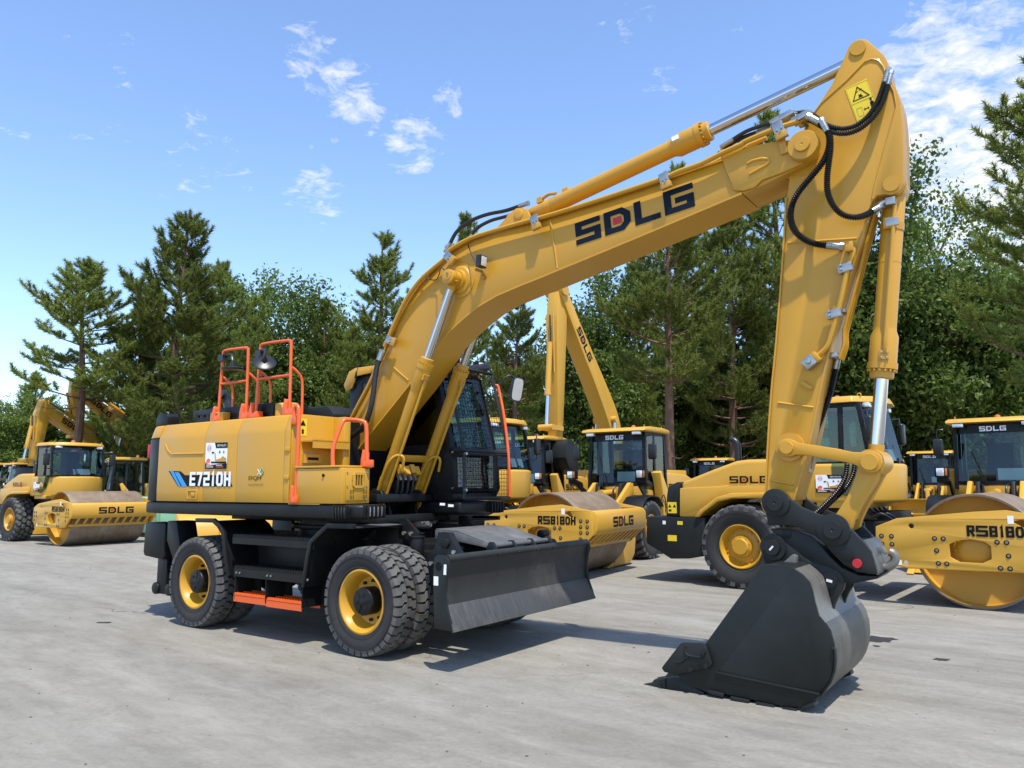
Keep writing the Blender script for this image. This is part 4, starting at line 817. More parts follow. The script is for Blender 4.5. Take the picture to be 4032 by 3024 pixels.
# boom foot brackets
fp = kF.Y(190, 1000, -.3)
for y in (-.30, .30):
    mb = MB(); mb.prism([(fp.x-.32, 1.46), (fp.x+.45, 1.46), (fp.x+.20, 1.88), (fp.x+.16, 2.05), (fp.x+.13, 2.15), (fp.x+.02, 2.22), (fp.x-.10, 2.20), (fp.x-.17, 2.10)], y-.035, y+.035); mb.lathe([(0, .16), (.03, .16), (.035, .12), (.05, .12)], (fp.x, y-.035 if y < 0 else y+.035, fp.z), (0, -1 if y < 0 else 1, 0), 28); mb.mi(1); mb.lathe([(.05, .02), (.06, .02)], (fp.x, y-.035 if y < 0 else y+.035, fp.z), (0, -1 if y < 0 else 1, 0), 10)
    mb.obj('boom_bracket', [GRY, RED], ex, .012)
mb = MB(); mb.box(.45, .98, -.6, .3, 1.47, 1.56); mb.prism([(.5, 1.46), (.95, 1.46), (.85, 1.60), (.72, 1.62)], -.42, -.37); mb.prism([(.5, 1.46), (.95, 1.46), (.85, 1.60), (.72, 1.62)], .2, .25)
for y in (-.31, .31):
    for dy in (-.09, .09): mb.prism([(bf.x-.12, 1.25), (bf.x+.16, 1.25), (bf.x+.10, bf.z+.05), (bf.x, bf.z+.10), (bf.x-.08, bf.z+.05)], y+dy-.02, y+dy+.02)
mb.obj('cylinder_mount', BLK, ex, .008)
# ---- arm cylinder
at = kB.Y(883, 168, -.17)
o, p, d, u, w_ = cylinder('arm_cylinder', (bp_.x, 0, bp_.z), (at.x, 0, at.z), 2.06, .082, .108, .054, ex, eye=.085, w=.16)
mb = MB(); mb.tube([p+d*.16+Vector((0, -.02, .10)), p+d*.30+Vector((0, -.03, .13)), p+d*.42+Vector((0, -.05, .09))], .018, 8, 3); mb.obox(p+d*.52+Vector((0, -.0, .09)), (d, (0, 1, 0), d.cross(Vector((0, 1, 0)))), (.035, .04, .02)); mb.obox(p+d*.2+Vector((0, -.02, .11)), (d, (0, 1, 0), d.cross(Vector((0, 1, 0)))), (.03, .03, .03)); mb.mi(1); mb.obox(p+d*1.83+Vector((-.01, -.108, .03)), (d, (0, 1, 0), d.cross(Vector((0, 1, 0)))), (.035, .003, .022)); mb.obj('cylinder_pipe', [YEL, WHT], o)
# ---- arm
AW = .152
atop = kB.xz([(388, 1062), (420, 930), (470, 790), (550, 642), (605, 560), (690, 430), (740, 322), (785, 225), (812, 158), (845, 118), (880, 102), (915, 98), (945, 104), (1000, 150), (1070, 215), (1095, 260), (1102, 300), (1120, 400), (1165, 470), (1190, 560), (1205, 700), (1212, 900), (1215, 1120), (1200, 1180), (1170, 1215), (1120, 1232), (1075, 1226), (1020, 1235), (985, 1275)], -AW)
aright = kB.xz([(955, 1350), (905, 1540)], -AW)+kC.xz([(650, 270), (610, 400), (560, 580), (500, 800), (450, 1030), (410, 1230), (370, 1400)], -AW)+kL.xz([(200, 740)], -AW)
tip = kD.Y(838, 270, -AW)
atip = [(tip.x+.13*math.cos(R_(a)), tip.z+.13*math.sin(R_(a))) for a in (-10, -45, -80, -115, -150, -180)]
aleft = kC.xz([(162, 1600), (172, 1400), (183, 1200), (198, 1000), (218, 800), (243, 500), (264, 200)], -AW)+kB.xz([(368, 1250)], -AW)
mb = MB(); mb.prism(atop+aright+atip+aleft, -AW, AW); arm = mb.obj('arm', YEL, ex, .006)
mb = MB(); mb.strip(aleft, -AW-.012, AW+.012, .014); mb.obj('rear_flange', YEL, arm)
mb = MB(); mb.strip(aright, -AW-.012, AW+.012, .014); mb.obj('front_flange', YEL, arm)
bead(kC, [(280, 217), (655, 192)], -AW, 'weld_seam', arm); bead(kC, [(225, 1085), (420, 1112)], -AW, 'weld_seam', arm); bead(kC, [(190, 1510), (312, 1532)], -AW, 'weld_seam', arm)
bead(kB, [(560, 640), (620, 560), (800, 400), (930, 265), (980, 245), (1030, 255), (1065, 300), (1095, 390), (1140, 480), (1160, 590), (1130, 700), (1060, 950), (1000, 1180), (985, 1260)], -AW, 'weld_seam', arm, .009)
bead(kB, [(375, 1105), (500, 1085), (570, 1050)], -AW, 'weld_seam', arm, .007)
for x, y, r in ((883, 168, .062), (1125, 1152, .062)):
    c = kB.Y(x, y, -AW)
    for sg in (-1, 1): MB().lathe([(0, r), (.012, r), (.014, r*.985), (.014, .008)], (c.x, sg*AW, c.z), (0, sg, 0), 30).obj('arm_pin', YEL, arm)
# warning sign on the arm
q = [kB.Y(x, y, -AW-.003) for x, y in ((875, 702), (1043, 632), (945, 385), (785, 462))]
def wp(u, v, l=.0): return q[0]+(q[1]-q[0])*u+(q[3]-q[0])*v+Vector((0, -l, 0))
mb = MB(); mb.quad(*q); mb.mi(1)
def wpoly(pts, l=.002): mb.add([wp(x, y, l) for x, y in pts], [tuple(range(len(pts)))])
def wring(pts, w, l=.002):
    cx = sum(p[0] for p in pts)/len(pts); cy = sum(p[1] for p in pts)/len(pts); n = len(pts)
    inn_ = [(cx+(x-cx)*w, cy+(y-cy)*w) for x, y in pts]
    for i in range(n): j = (i+1) % n; wpoly([pts[i], pts[j], inn_[j], inn_[i]], l)
wring([(.03, .02), (.97, .02), (.97, .98), (.03, .98)], .985); wpoly([(.03, .485), (.97, .485), (.97, .495), (.03, .495)])
wring([(.12, .56), (.88, .56), (.5, .93)], .80); wpoly([(.35, .76), (.48, .78), (.48, .80), (.35, .78)]); wpoly([(.52, .79), (.66, .81), (.66, .83), (.52, .81)])
wpoly([(.40, .61), (.62, .60), (.55, .66), (.58, .70), (.50, .68), (.42, .70), (.46, .65)]); wring([(.15, .10), (.38, .10), (.38, .34), (.15, .34)], .93); wpoly([(.44, .25), (.50, .29), (.50, .26), (.62, .26), (.62, .29), (.68, .25), (.62, .21), (.62, .24), (.50, .24), (.50, .21)])
wpoly([(.76, .20), (.92, .20), (.92, .36), (.87, .40), (.81, .40), (.76, .36)]); wpoly([(.80, .06), (.88, .06), (.90, .2), (.78, .2)]); wpoly([(.84+.05*math.cos(t), .45+.04*math.sin(t)) for t in [2*PI*i/12 for i in range(12)]]); mb.obj('warning_sign', [LBL, INK], arm, rec=False)
# corrugated hoses over the arm
HB = -.30
hose(kB, [(430, 636), (490, 632), (560, 655), (640, 718), (760, 750), (870, 726), (960, 652), (1020, 560), (1055, 470), (1085, 375)], [-.12, -.18, -.25, -.29, -.29, -.27, -.25, -.23, -.21, -.19], .019, .004, 'corrugated_hose', arm); hose(kB, [(460, 668), (560, 700), (680, 768), (780, 787), (880, 760), (970, 692), (1040, 600), (1080, 500), (1108, 395)], [-.15, -.22, -.29, -.30, -.28, -.26, -.24, -.22, -.19], .019, .004, 'corrugated_hose', arm)
hose(kB, [(570, 688), (635, 725), (672, 790), (675, 870), (650, 950), (600, 1030), (520, 1125), (445, 1220), (400, 1320), (395, 1420), (435, 1505), (515, 1565), (600, 1592), (700, 1602)], [-.30]*8+[-.28]*3+[-.25, -.22, -.20], .026, .005, 'corrugated_hose', arm); hose(kB, [(640, 735), (678, 810), (682, 900), (668, 1010), (658, 1110), (662, 1210), (700, 1305), (765, 1370), (850, 1393), (930, 1380), (1020, 1330)], [-.32]*7+[-.30, -.27, -.22, -.15], .023, .005, 'corrugated_hose', arm)
hose(kC, [(545, 870), (525, 960), (505, 1050), (470, 1150), (435, 1240), (420, 1300), (400, 1410)], [.03]*7, .025, .005, 'corrugated_hose', arm)
mb = MB(); c = kB.Y(560, 680, -.28); mb.tube([kB.Y(490, 668, -.18), kB.Y(530, 670, -.25), c], .026, 8, 3); mb.obox(kB.Y(480, 690, -.2), ((1, 0, 0), (0, 1, 0), (0, 0, 1)), (.04, .06, .04)); mb.obj('hose_elbow', ZINC, boom, .006)
mb = MB(); mb.tube([kB.Y(1020, 1328, -.15), kB.Y(1060, 1290, -.13), kB.Y(1110, 1268, -.13)], .022, 8, 3); mb.obox(kB.Y(1120, 1280, -.13), ((1, 0, 0), (0, 1, 0), (0, 0, 1)), (.035, .03, .03)); mb.obj('hose_elbow', ZINC, arm, .005)
# steel pipes on the arm
MB().tube([kC.Y(x, y, -.195) for x, y in ((600, 240), (632, 248), (630, 285), (608, 345), (560, 560), (515, 720), (490, 785), (440, 832))], .021, 8, 3).obj('steel_pipe', YEL, arm)
for k_, x, y in ((0, 592, 353), (1, 530, 603)):
    c = kC.Y(x, y, -.20); mb = MB(); mb.obox(c, ((1, 0, .2), (0, 1, 0), (-.2, 0, 1)), (.055, .02, .035))
    for dz in (-.018, .018): e = kC.Y(x-25, y, -.21)+Vector((0, 0, dz)); mb.cyl(e, e+Vector((0, -.028, 0)), .012, n=8)
    mb.obj('pipe_clamp', ZINC, arm, .006)
mb = MB(); mb.obox(kC.Y(400, 868, -.20), ((1, 0, .75), (0, 1, 0), (-.75, 0, 1)), (.05, .045, .045)); c = kC.Y(397, 865, -.20); mb.cyl(c+Vector((0, -.045, 0)), c+Vector((0, -.065, 0)), .025, n=14); mb.obj('shut_off_valve', ZINC, arm, .006)
mb = MB(); mb.obox(kC.Y(437, 838, -.20), ((1, 0, .75), (0, 1, 0), (-.75, 0, 1)), (.02, .04, .045)); mb.obox(kC.Y(617, 240, -.20), ((1, 0, 0), (0, 1, 0), (0, 0, 1)), (.03, .04, .04)); mb.obox(kC.Y(382, 993, -.165), ((1, 0, -.75), (0, 1, 0), (.75, 0, 1)), (.05, .014, .018)); mb.obj('pipe_flange', YEL, arm, .005)
for y in (-.06, .0, .06):
    pts = [Vector((x+.035, y, z)) for x, z in kC.xz([(715, 40), (670, 200), (620, 400), (575, 570), (545, 690), (545, 760), (520, 840)], -AW)]
    MB().tube(pts, .014, 7, 3).obj('steel_pipe', YEL, arm)
mb = MB(); 
for x, y in ((730, 110), (600, 590), (560, 830)): c = kC.Y(x, y, -.05); mb.obox(c+Vector((-.03, .03, 0)), ((1, 0, .2), (0, 1, 0), (-.2, 0, 1)), (.03, .11, .02))
mb.obj('pipe_clamp', ZINC, arm, .004)
# ---- bucket cylinder
bt = kB.Y(1125, 1152, -AW); lp = kL.Y(1035, 328, -.22)
o, p, d, u, w_ = cylinder('bucket_cylinder', (bt.x, 0, bt.z), (lp.x, 0, lp.z), 1.46, .084, .104, .052, ex, eye=.095, w=.14)
port(o, p, d, (.25, -1, 0), .16, 1.36, .017)
mb = MB(); cc = p+d*.30+Vector((0, -.10, 0)); mb.obox(cc, ((1, 0, 0), (0, 1, 0), (0, 0, 1)), (.045, .025, .045)); mb.mi(1); mb.obox(cc+Vector((.02, -.025, 0)), ((1, 0, 0), (0, 1, 0), (0, 0, 1)), (.05, .008, .035)); mb.obj('pipe_clamp', [YEL, ZINC], o, .004)
# ---- linkage
lk = [(35, 120), (80, 85), (140, 72), (200, 90), (250, 120), (400, 140), (560, 165), (720, 195), (850, 222), (950, 222), (1000, 208), (1060, 205), (1120, 225), (1160, 270), (1170, 330), (1160, 390), (1110, 438), (1040, 452), (975, 435), (930, 395), (870, 355), (760, 330), (600, 305), (440, 275), (330, 255), (230, 250), (190, 268), (140, 275), (80, 260), (40, 215), (28, 165)]
pl = kL.xz(lk, -.235)
for sg in (-1, 1):
    mb = MB(); mb.prism(pl, sg*.195, sg*.235); o = mb.obj('side_link', YEL, ex, .008)
    for x, y, r in ((135, 172, .052), (1035, 328, .063)):
        c = kL.Y(x, y, -.235); MB().lathe([(0, r), (.022, r), (.026, r*.975), (.026, .006)], (c.x, sg*.235, c.z), (0, sg, 0), 28).obj('link_pin', YEL, o)
c = kL.Y(135, 172, -.235); 
for sg in (-1, 1): MB().lathe([(0, .115), (.04, .115)], (c.x+.008, sg*.152, c.z+.006), (0, sg, 0), 30).obj('link_boss', YEL, arm)
c2 = kL.Y(645, 1072, -.19)
hl = kL.xz([(905, 250), (905, 400), (860, 540), (780, 720), (700, 845), (640, 935), (590, 1010), (600, 1090), (680, 1130), (760, 1100), (840, 1060), (860, 980), (905, 880), (960, 770), (1050, 610), (1130, 460), (1165, 330), (1060, 220)], -.175)
mb = MB(); mb.prism(hl, -.175, -.10); mb.prism(hl, .10, .175); inner = [(x*.8+.2*(c2.x+lp.x)/2, z*.72+.28*(c2.z+lp.z)/2) for x, z in hl]; mb.prism(inner, -.10, .10); hlink = mb.obj('bucket_link', YEL, ex, .008)
mb = MB(); mb.lathe([(-.19, .10), (.19, .10)], (lp.x, 0, lp.z), (0, 1, 0), 30); mb.obj('link_bush', YEL, hlink)
hose(kL, [(445, 890), (560, 780), (690, 640), (765, 500), (790, 345)], [-.02]*5, .02, .004, 'corrugated_hose', ex, False); hose(kL, [(480, 895), (640, 742), (775, 612), (850, 470), (872, 350)], [.05]*5, .02, .004, 'corrugated_hose', ex, False)
# ---- quick coupler
CY = .255
cp = [(768, 265), (778, 228), (805, 206), (835, 200), (868, 205), (893, 218), (920, 250), (990, 300), (1090, 340), (1180, 358), (1240, 380), (1272, 420), (1350, 500), (1405, 562), (1432, 650), (1440, 695), (1400, 696), (1320, 680), (1240, 640), (1180, 580), (1110, 500), (1040, 448), (960, 415), (880, 402), (790, 408)]
cpo = kD.xz(cp, -CY)
core = kD.xz([(800, 425), (900, 430), (960, 440), (1040, 470), (1100, 520), (1170, 600), (1230, 655), (1330, 700), (1440, 705), (1480, 690), (1440, 722), (1290, 752), (1240, 745), (1180, 690), (1090, 650), (1000, 610), (940, 560), (880, 500)], -.20)
mb = MB(); 
for sg in (-1, 1): mb.prism(cpo, sg*.195, sg*CY)
mb.prism(core, -.21, .21); mb.prism(kD.xz([(1180, 470), (1340, 500), (1395, 565), (1425, 660), (1430, 700), (1300, 690), (1230, 600)], -CY), -.195, .195)
coup = mb.obj('quick_coupler', GRY, ex, .008)
mb = MB(); mb.prism(kD.xz([(1345, 495), (1360, 492), (1412, 560), (1440, 650), (1446, 700), (1432, 702), (1422, 650), (1395, 565)], -CY), -.25, .25); mb.obj('worn_plate', WORN, coup, .004)
for x, y, r, r2 in ((838, 270, .112, .066), (1180, 432, .125, .068)): boss(kD, x, y, -CY, r, .022, 'coupler_boss', coup, GRY, r2)
for x, y, r in ((1260, 580, .05), (900, 455, .036)): boss(kD, x, y, -CY if x > 1000 else -.212, r, .008, 'coupler_pin', coup, BLK)
boss(kD, 1322, 631, -CY, .034, .025, 'red_lock_pin', coup, RED)
hk = [kD.Y(x, y, 0) for x, y in ((1420, 560), (1440, 612), (1475, 645), (1518, 640), (1545, 610), (1535, 575), (1505, 560))]
hk = [kD.Y(1425, 585, 0), kD.Y(1432, 622, 0), kD.Y(1462, 650, 0), kD.Y(1500, 653, 0), kD.Y(1535, 630, 0), kD.Y(1545, 595, 0), kD.Y(1530, 570, 0), kD.Y(1512, 562, 0)]
mb = MB(); mb.tube(hk, .034, 10, 4); mb.prism(kD.xz([(1425, 535), (1470, 530), (1500, 565), (1490, 578), (1455, 560), (1440, 600), (1420, 640)], 0), -.03, .03); mb.obj('lifting_hook', SCRAPED, coup, .005)
# ---- bucket
BKW = .607
sp = [(262, 1300), (340, 1205), (420, 1105), (585, 878), (745, 658), (765, 643), (800, 638), (915, 646), (950, 665), (1000, 700), (1040, 742), (1058, 800), (1070, 860), (1092, 940), (1130, 985), (1160, 1030), (1182, 1110), (1188, 1190), (1182, 1260), (1160, 1330), (1130, 1380), (1090, 1424), (1045, 1458), (990, 1480), (930, 1488), (820, 1468), (700, 1440), (560, 1412), (440, 1388), (330, 1350), (262, 1320)]
sp2 = kD.xz(sp, -BKW)
bkt = MB()
for sg in (-1, 1): bkt.prism(sp2, sg*(BKW-.022), sg*BKW)
shell = sp2[7:30]; inn2 = []
n = len(shell)
for i in range(n):
    a = Vector(shell[min(i+1, n-1)])-Vector(shell[max(i-1, 0)]); a.normalize(); inn2.append((shell[i][0]+a.y*.022, shell[i][1]-a.x*.022))
bkt.prism(shell+inn2[::-1], -(BKW-.022), BKW-.022)
bkt.prism(sp2[5:8]+[(x, z-.03) for x, z in sp2[5:8]][::-1], -(BKW-.022), BKW-.022)
bucket = bkt.obj('bucket', GRY, ex, .004)
# worn back sheet
wr = []
mb = MB(); sh2 = shell[1:17]; o2 = []
for i in range(len(sh2)):
    a = Vector(sh2[min(i+1, len(sh2)-1)])-Vector(sh2[max(i-1, 0)]); a.normalize(); o2.append((sh2[i][0]-a.y*.006, sh2[i][1]+a.x*.006))
mb.prism(sh2[6:]+o2[6:][::-1], -.60, .60); mb.obj('back_sheet', WORN, bucket); mb = MB(); mb.prism(sh2[:7]+o2[:7][::-1], -.606, .606); mb.obj('scraped_shoulder', SCRAPED, bucket)
# thicker rear side plate and strips
mb = MB(); mb.prism(kD.xz([(948, 668), (1000, 702), (1040, 745), (1058, 800), (1070, 862), (1092, 942), (1130, 988), (1160, 1034), (1180, 1110), (1184, 1190), (1178, 1258), (1156, 1326), (1100, 1405), (500, 1275), (510, 1255)], -BKW), -BKW-.006, -BKW); mb.obj('side_plate', GRY, bucket, .003)
mb = MB(); mb.prism(kD.xz([(485, 1270), (1100, 1400), (1102, 1414), (485, 1284)], -BKW), -BKW-.018, -BKW); mb.obj('side_strip', GRY, bucket, .004)
mb = MB(); mb.strip(kD.xz([(1172, 1135), (1186, 1140), (1190, 1200), (1184, 1265), (1160, 1335), (1100, 1418)], -BKW), -BKW-.03, -BKW+.02, .012); mb.obj('corner_guard', GRY, bucket, .003)
for x0, x1, ya, yb in ((440, 530, 1388, 1410), (572, 680, 1426, 1448), (722, 830, 1458, 1480), (878, 962, 1490, 1500)):
    a, b = kD.Y(x0, ya, -BKW), kD.Y(x1, yb, -BKW); d2 = (b-a)
    for sg in (-1, 1): mb = MB(); mb.obox(Vector(((a.x+b.x)/2, sg*(BKW-.03), (a.z+b.z)/2-.004)), (d2, (0, 1, 0), Vector((-d2.z, 0, d2.x))), (d2.length/2, .05, .014)); mb.obj('wear_strip', GRY, bucket, .003)
a, b = kD.Y(995, 1490, -BKW), kD.Y(1072, 1462, -BKW); d2 = b-a
for sg in (-1, 1): mb = MB(); mb.obox(Vector(((a.x+b.x)/2, sg*(BKW-.03), (a.z+b.z)/2-.004)), (d2, (0, 1, 0), Vector((-d2.z, 0, d2.x))), (d2.length/2, .05, .014)); mb.obj('wear_strip', GRY, bucket, .003)
# lip, teeth and side cutters
la, lb = kD.Y(262, 1312, -BKW), kD.Y(440, 1386, -BKW)
mb = MB(); dl = (lb-la); mb.obox((la+lb)/2*Vector((1, 0, 1))if False else Vector(((la.x+lb.x)/2, 0, (la.z+lb.z)/2)), (dl, (0, 1, 0), Vector((-dl.z, 0, dl.x))), (dl.length/2, BKW-.001, .022)); mb.obj('lip', GRY, bucket, .004)
tt = [kD.Y(x, y, -.56) for x, y in ((25, 1352), (100, 1342), (120, 1318), (190, 1312), (240, 1308), (330, 1345), (418, 1392), (420, 1424), (300, 1415), (195, 1412), (110, 1388))]
for i in range(5):
    y = -.54+i*.27
    mb = MB(); pf = [(q.x, q.z) for q in tt]
    tipz = [(q[0], q[1]) for q in pf]
    mb.prism([pf[3], pf[4], pf[5], pf[6], pf[7], pf[8], pf[9]], y-.05, y+.05); ad = mb.obj('tooth_adapter', GRY, bucket, .008)
    mb = MB(); bpf = [pf[0], pf[1], pf[2], pf[3], pf[9], pf[10]]
    ws = [.012, .035, .042, .058, .058, .042]; v = [(x, y-w, z) for (x, z), w in zip(bpf, ws)]+[(x, y+w, z) for (x, z), w in zip(bpf, ws)]
    mb.add(v, [tuple(range(6)), tuple(range(11, 5, -1))]+[(k, (k+1) % 6, 6+(k+1) % 6, 6+k) for k in range(6)]); c = kD.Y(162, 1364, -.56); mb.lathe([(0, .018), (.006, .018), (.007, .009)], (c.x, y-.058, c.z), (0, -1, 0), 12); mb.obj('tooth', GRY, bucket, .006)
for sg in (-1, 1):
    sc_p = kD.xz([(160, 1250), (272, 1105), (290, 1100), (400, 1103), (425, 1120), (460, 1225), (455, 1242), (430, 1255), (250, 1292), (175, 1275)], -BKW-.02)
    mb = MB(); mb.prism(sc_p, sg*BKW, sg*(BKW+.034)); cut = mb.obj('side_cutter', GRY, bucket, .01)
    for x, y in ((410, 1157), (428, 1240), (335, 1260)):
        c = kD.Y(x, y, -BKW-.034); MB().lathe([(0, .024), (.012, .024), (.012, .017), (.03, .017)], (c.x, sg*(BKW+.034), c.z), (0, sg, 0), 6).obj('bolt', GRY, cut)
    mb = MB(); mb.tube([Vector((q.x, sg*(BKW+.036), q.z)) for q in [kD.Y(x, y, -BKW-.034) for x, y in ((300, 1120), (298, 1150), (315, 1175), (360, 1185), (405, 1190))]], .010, 6, 3); mb.tube([Vector((q.x, sg*(BKW+.036), q.z)) for q in [kD.Y(x, y, -BKW-.034) for x, y in ((245, 1215), (275, 1215), (300, 1195), (320, 1190))]], .008, 6, 3); mb.obj('cutter_rib', GRY, cut)
# hinge ears
ear = kD.xz([(757, 580), (752, 530), (768, 488), (800, 465), (840, 462), (875, 475), (920, 530), (1010, 600), (1080, 632), (1150, 650), (1205, 675), (1235, 710), (1246, 750), (1236, 790), (1205, 835), (1185, 880), (1168, 950), (1140, 925), (1110, 900), (1085, 860), (1060, 760), (1000, 690), (945, 645), (770, 632)], -.215)
for sg in (-1, 1):
    mb = MB(); mb.prism(ear, sg*.16, sg*.215); e_ = mb.obj('hinge_ear', GRY, bucket, .006)
    for x, y, r, r2 in ((823, 535, .105, .062), (1160, 730, .058, None)):
        c = kD.Y(x, y, -.215); mb = MB(); mb.lathe([(0, r), (.018, r), (.022, r*.975)], (c.x, sg*.215, c.z), (0, sg, 0), 32)
        if r2: mb.lathe([(.022, r2), (.05, r2), (.054, r2*.97)], (c.x, sg*.215, c.z), (0, sg, 0), 28)
        h_ = .055 if r2 else .0225
        mb.mi(1); mb.obox((c.x-.002, sg*(.215+h_), c.z-.004), ((1, 0, -.9 if r2 else -.25), (0, 1, 0), (.9 if r2 else .25, 0, 1)), (.007 if r2 else .022, .002, .022 if r2 else .010)); mb.obj('hinge_pin', [GRY, PAPER], e_)
mb = MB(); mb.lathe([(-.2, .03), (.2, .03)], (kD.Y(823, 535, -.215).x, 0, kD.Y(823, 535, -.215).z), (0, 1, 0), 16); mb.lathe([(-.2, .03), (.2, .03)], (kD.Y(1160, 730, -.215).x, 0, kD.Y(1160, 730, -.215).z), (0, 1, 0), 16)
mb.prism(kD.xz([(790, 625), (945, 650), (1050, 760), (1080, 880), (1060, 900), (1000, 780), (900, 700), (780, 660)], -.215), -.16, .16); mb.obj('bucket_hinge', GRY, bucket)
mb = MB(); mb.prism(kD.xz([(870, 640), (940, 575), (965, 585), (965, 640), (945, 668), (890, 660)], -.30), -.33, -.27); mb.obj('gusset', SCRAPED, bucket, .006)
# ---------------------------------------------------------------- single drum rollers
FR2 = Frame((4.31, 13.41, 0), -.678); FR1 = Frame((-1.725, 16.77, 0), -.52); FR3 = Frame((-14.93, 24.93, 0), -.62)
BOLTM = mat('dull_bolt', (.22, .20, .16), .55, metal=.4)
def make_roller():
    r = thing('road_roller', 'x', 'road roller', FR2.o, FR2.yaw, 'single drum rollers parked in the yard')
    for sg in (-1, 1): wheel(r, 'pad', (0, sg*.80, .668), sg > 0, .3)
    mb = MB(); mb.cyl((0, -.7, .668), (0, .7, .668), .16); mb.box(-1.0, 1.6, -.42, .42, .62, 1.35); mb.box(1.4, 2.2, -.3, .3, .55, 1.1); mb.obj('rear_frame', BLK, r, .02)
    # black lower tail
    mb = MB(); tl = [(-1.74, 1.105), (-.63, 1.11), (-.70, .47), (-.95, .42), (-1.29, .40), (-1.75, .64)]; mb.prism(tl, -.95, .95); mb.obj('tail_box', GRY, r, .02)
    mb = MB(); 
    for y in (-.953,): mb.quad(*[(x, y, z) for x, z in ((-1.33, .70), (-1.16, .70), (-1.16, .80), (-1.33, .80))])
    mb.obj('reflector', LBL, r, rec=False)
    MB().quad(*[(x, -.953, z) for x, z in ((-1.42, .98), (-1.36, .98), (-1.36, 1.04), (-1.42, 1.04))]).obj('sticker', WHT, r, rec=False)
    MB().quad(*[(x, -.953, z) for x, z in ((-1.14, .98), (-1.04, .98), (-1.04, 1.04), (-1.14, 1.04))]).obj('sticker', LBL, r, rec=False)
    # engine hood with a raised arch over the wheel
    hp = [(-1.12, 1.115), (-1.10, 1.70), (-.54, 1.90), (-.10, 2.045), (.10, 2.065), (.92, 2.065), (.92, 1.45), (.38, 1.44), (-.13, 1.43), (-.37, 1.38), (-.66, 1.20), (-.74, 1.115)]
    mb = MB(); n = len(hp); ins = [(x, z) for x, z in hp]
    for yo, sc0 in ((0, 1),):
        mb.prism(hp, -.86, .86)
    hood = mb.obj('engine_hood', YEP, r, .07, 3)
    mb = MB(); lowp = [(-1.11, 1.115), (-1.09, 1.60), (-.40, 1.63), (-.10, 1.66), (.92, 1.66), (.92, 1.45), (.38, 1.44), (-.13, 1.43), (-.37, 1.38), (-.66, 1.20), (-.74, 1.115)]
    for sg in (-1, 1): mb.prism(lowp, sg*.86, sg*.93)
    mb.obj('hood_side', YEP, r, .02)
    mb = MB(); ap = [(-.80, 1.115), (-.70, 1.24), (-.40, 1.45), (-.14, 1.52), (.38, 1.53), (.92, 1.53), (.92, 1.45), (.38, 1.44), (-.13, 1.43), (-.37, 1.38), (-.64, 1.20), (-.72, 1.115)]
    for sg in (-1, 1): mb.prism(ap, sg*.92, sg*1.0)
    mb.obj('wheel_arch', YEP, r, .02)
    mb = MB(); mb.prism([(-1.38, 1.115), (-1.36, 1.45), (-1.33, 1.62), (-1.14, 1.71), (-1.105, 1.69), (-1.125, 1.45), (-1.125, 1.115)], -.90, .90); mb.obj('rear_grille', GRY, r, .03)
    mb = MB(); mb.quad(*[(x, -.903, z) for x, z in ((-1.34, 1.17), (-1.17, 1.17), (-1.17, 1.36), (-1.34, 1.36))]); mb.mi(1)
    for x, z in ((-1.30, 1.29), (-1.21, 1.29)): mb.add([(x-.03, -.905, z-.02), (x+.03, -.905, z-.02), (x, -.905, z+.035)], [(0, 1, 2)])
    mb.quad(*[(x, -.905, z) for x, z in ((-1.32, 1.20), (-1.27, 1.20), (-1.27, 1.235), (-1.32, 1.235))]); mb.obj('warning_label', [LBL, INK], r, rec=False)
    mb = MB(); mb.prism([(-.62, 1.90), (-.45, 1.98), (-.05, 2.085), (.35, 2.09), (.35, 2.06), (-.08, 2.05)], -.45, .45); mb.obj('hood_air_intake', GRY, r, .02)
    mb = MB(); mb.lathe([(0, .06), (.3, .06)], (-.30, -.25, 2.0), (0, 0, 1), 16); mb.tube([(-.30, -.25, 2.28), (-.31, -.25, 2.36), (-.36, -.25, 2.42), (-.43, -.25, 2.44)], .06, 12, 3); mb.obj('exhaust_pipe', HOSE, r)
    mb = MB(); mb.lathe([(0, .07), (.06, .07), (.07, .16), (.10, .165), (.14, .14), (.15, .06)], (.32, -.3, 2.08), (0, 0, 1), 24); mb.obj('intake_cap', GRY, r)
    lettering('maker_lettering', 'SDLG', [INK, RED], r, (-.18, -.932, 1.675), (.66, 0, 0), (0, 0, .12), .22, .14, .004)
    lettering('maker_lettering', 'SDLG', [INK, RED], r, (.48, .932, 1.675), (-.66, 0, 0), (0, 0, .12), .22, .14, .004)
    # cab platform
    cp_ = [(.94, -.90), (1.60, -.90), (1.86, -.80), (2.08, -.58), (2.22, -.28), (2.26, 0), (2.22, .28), (2.08, .58), (1.86, .80), (1.60, .90), (.94, .90)]
    mb = MB(); mb.prism(cp_, 1.38, 1.97, 'Z', [(x+.03 if x > 1.7 else x, y) for x, y in cp_]); plat = mb.obj('cab_platform', YEP, r, .05, 3)
    mb = MB(); mb.prism([(1.18, 1.30), (1.9, 1.30), (1.95, 1.40), (1.18, 1.44)], -.86, .86); mb.prism([(1.25, 1.80), (1.72, 1.80), (1.82, 1.72), (1.82, 1.66), (1.25, 1.66)], -.912, -.90); mb.obj('cab_skirt', YEP, r, .01)
    poster(r, (1.20, -.914, 1.53), (.40, 0, 0), (0, 0, .27))
    # cab: pillars, panes, roof
    x0, x1, w = 1.0, 2.10, .78
    mb = MB(); wf = [(x1-.02, -w+.08), (x1+.05, -.45), (x1+.08, 0), (x1+.05, .45), (x1-.02, w-.08)]
    pil = .035
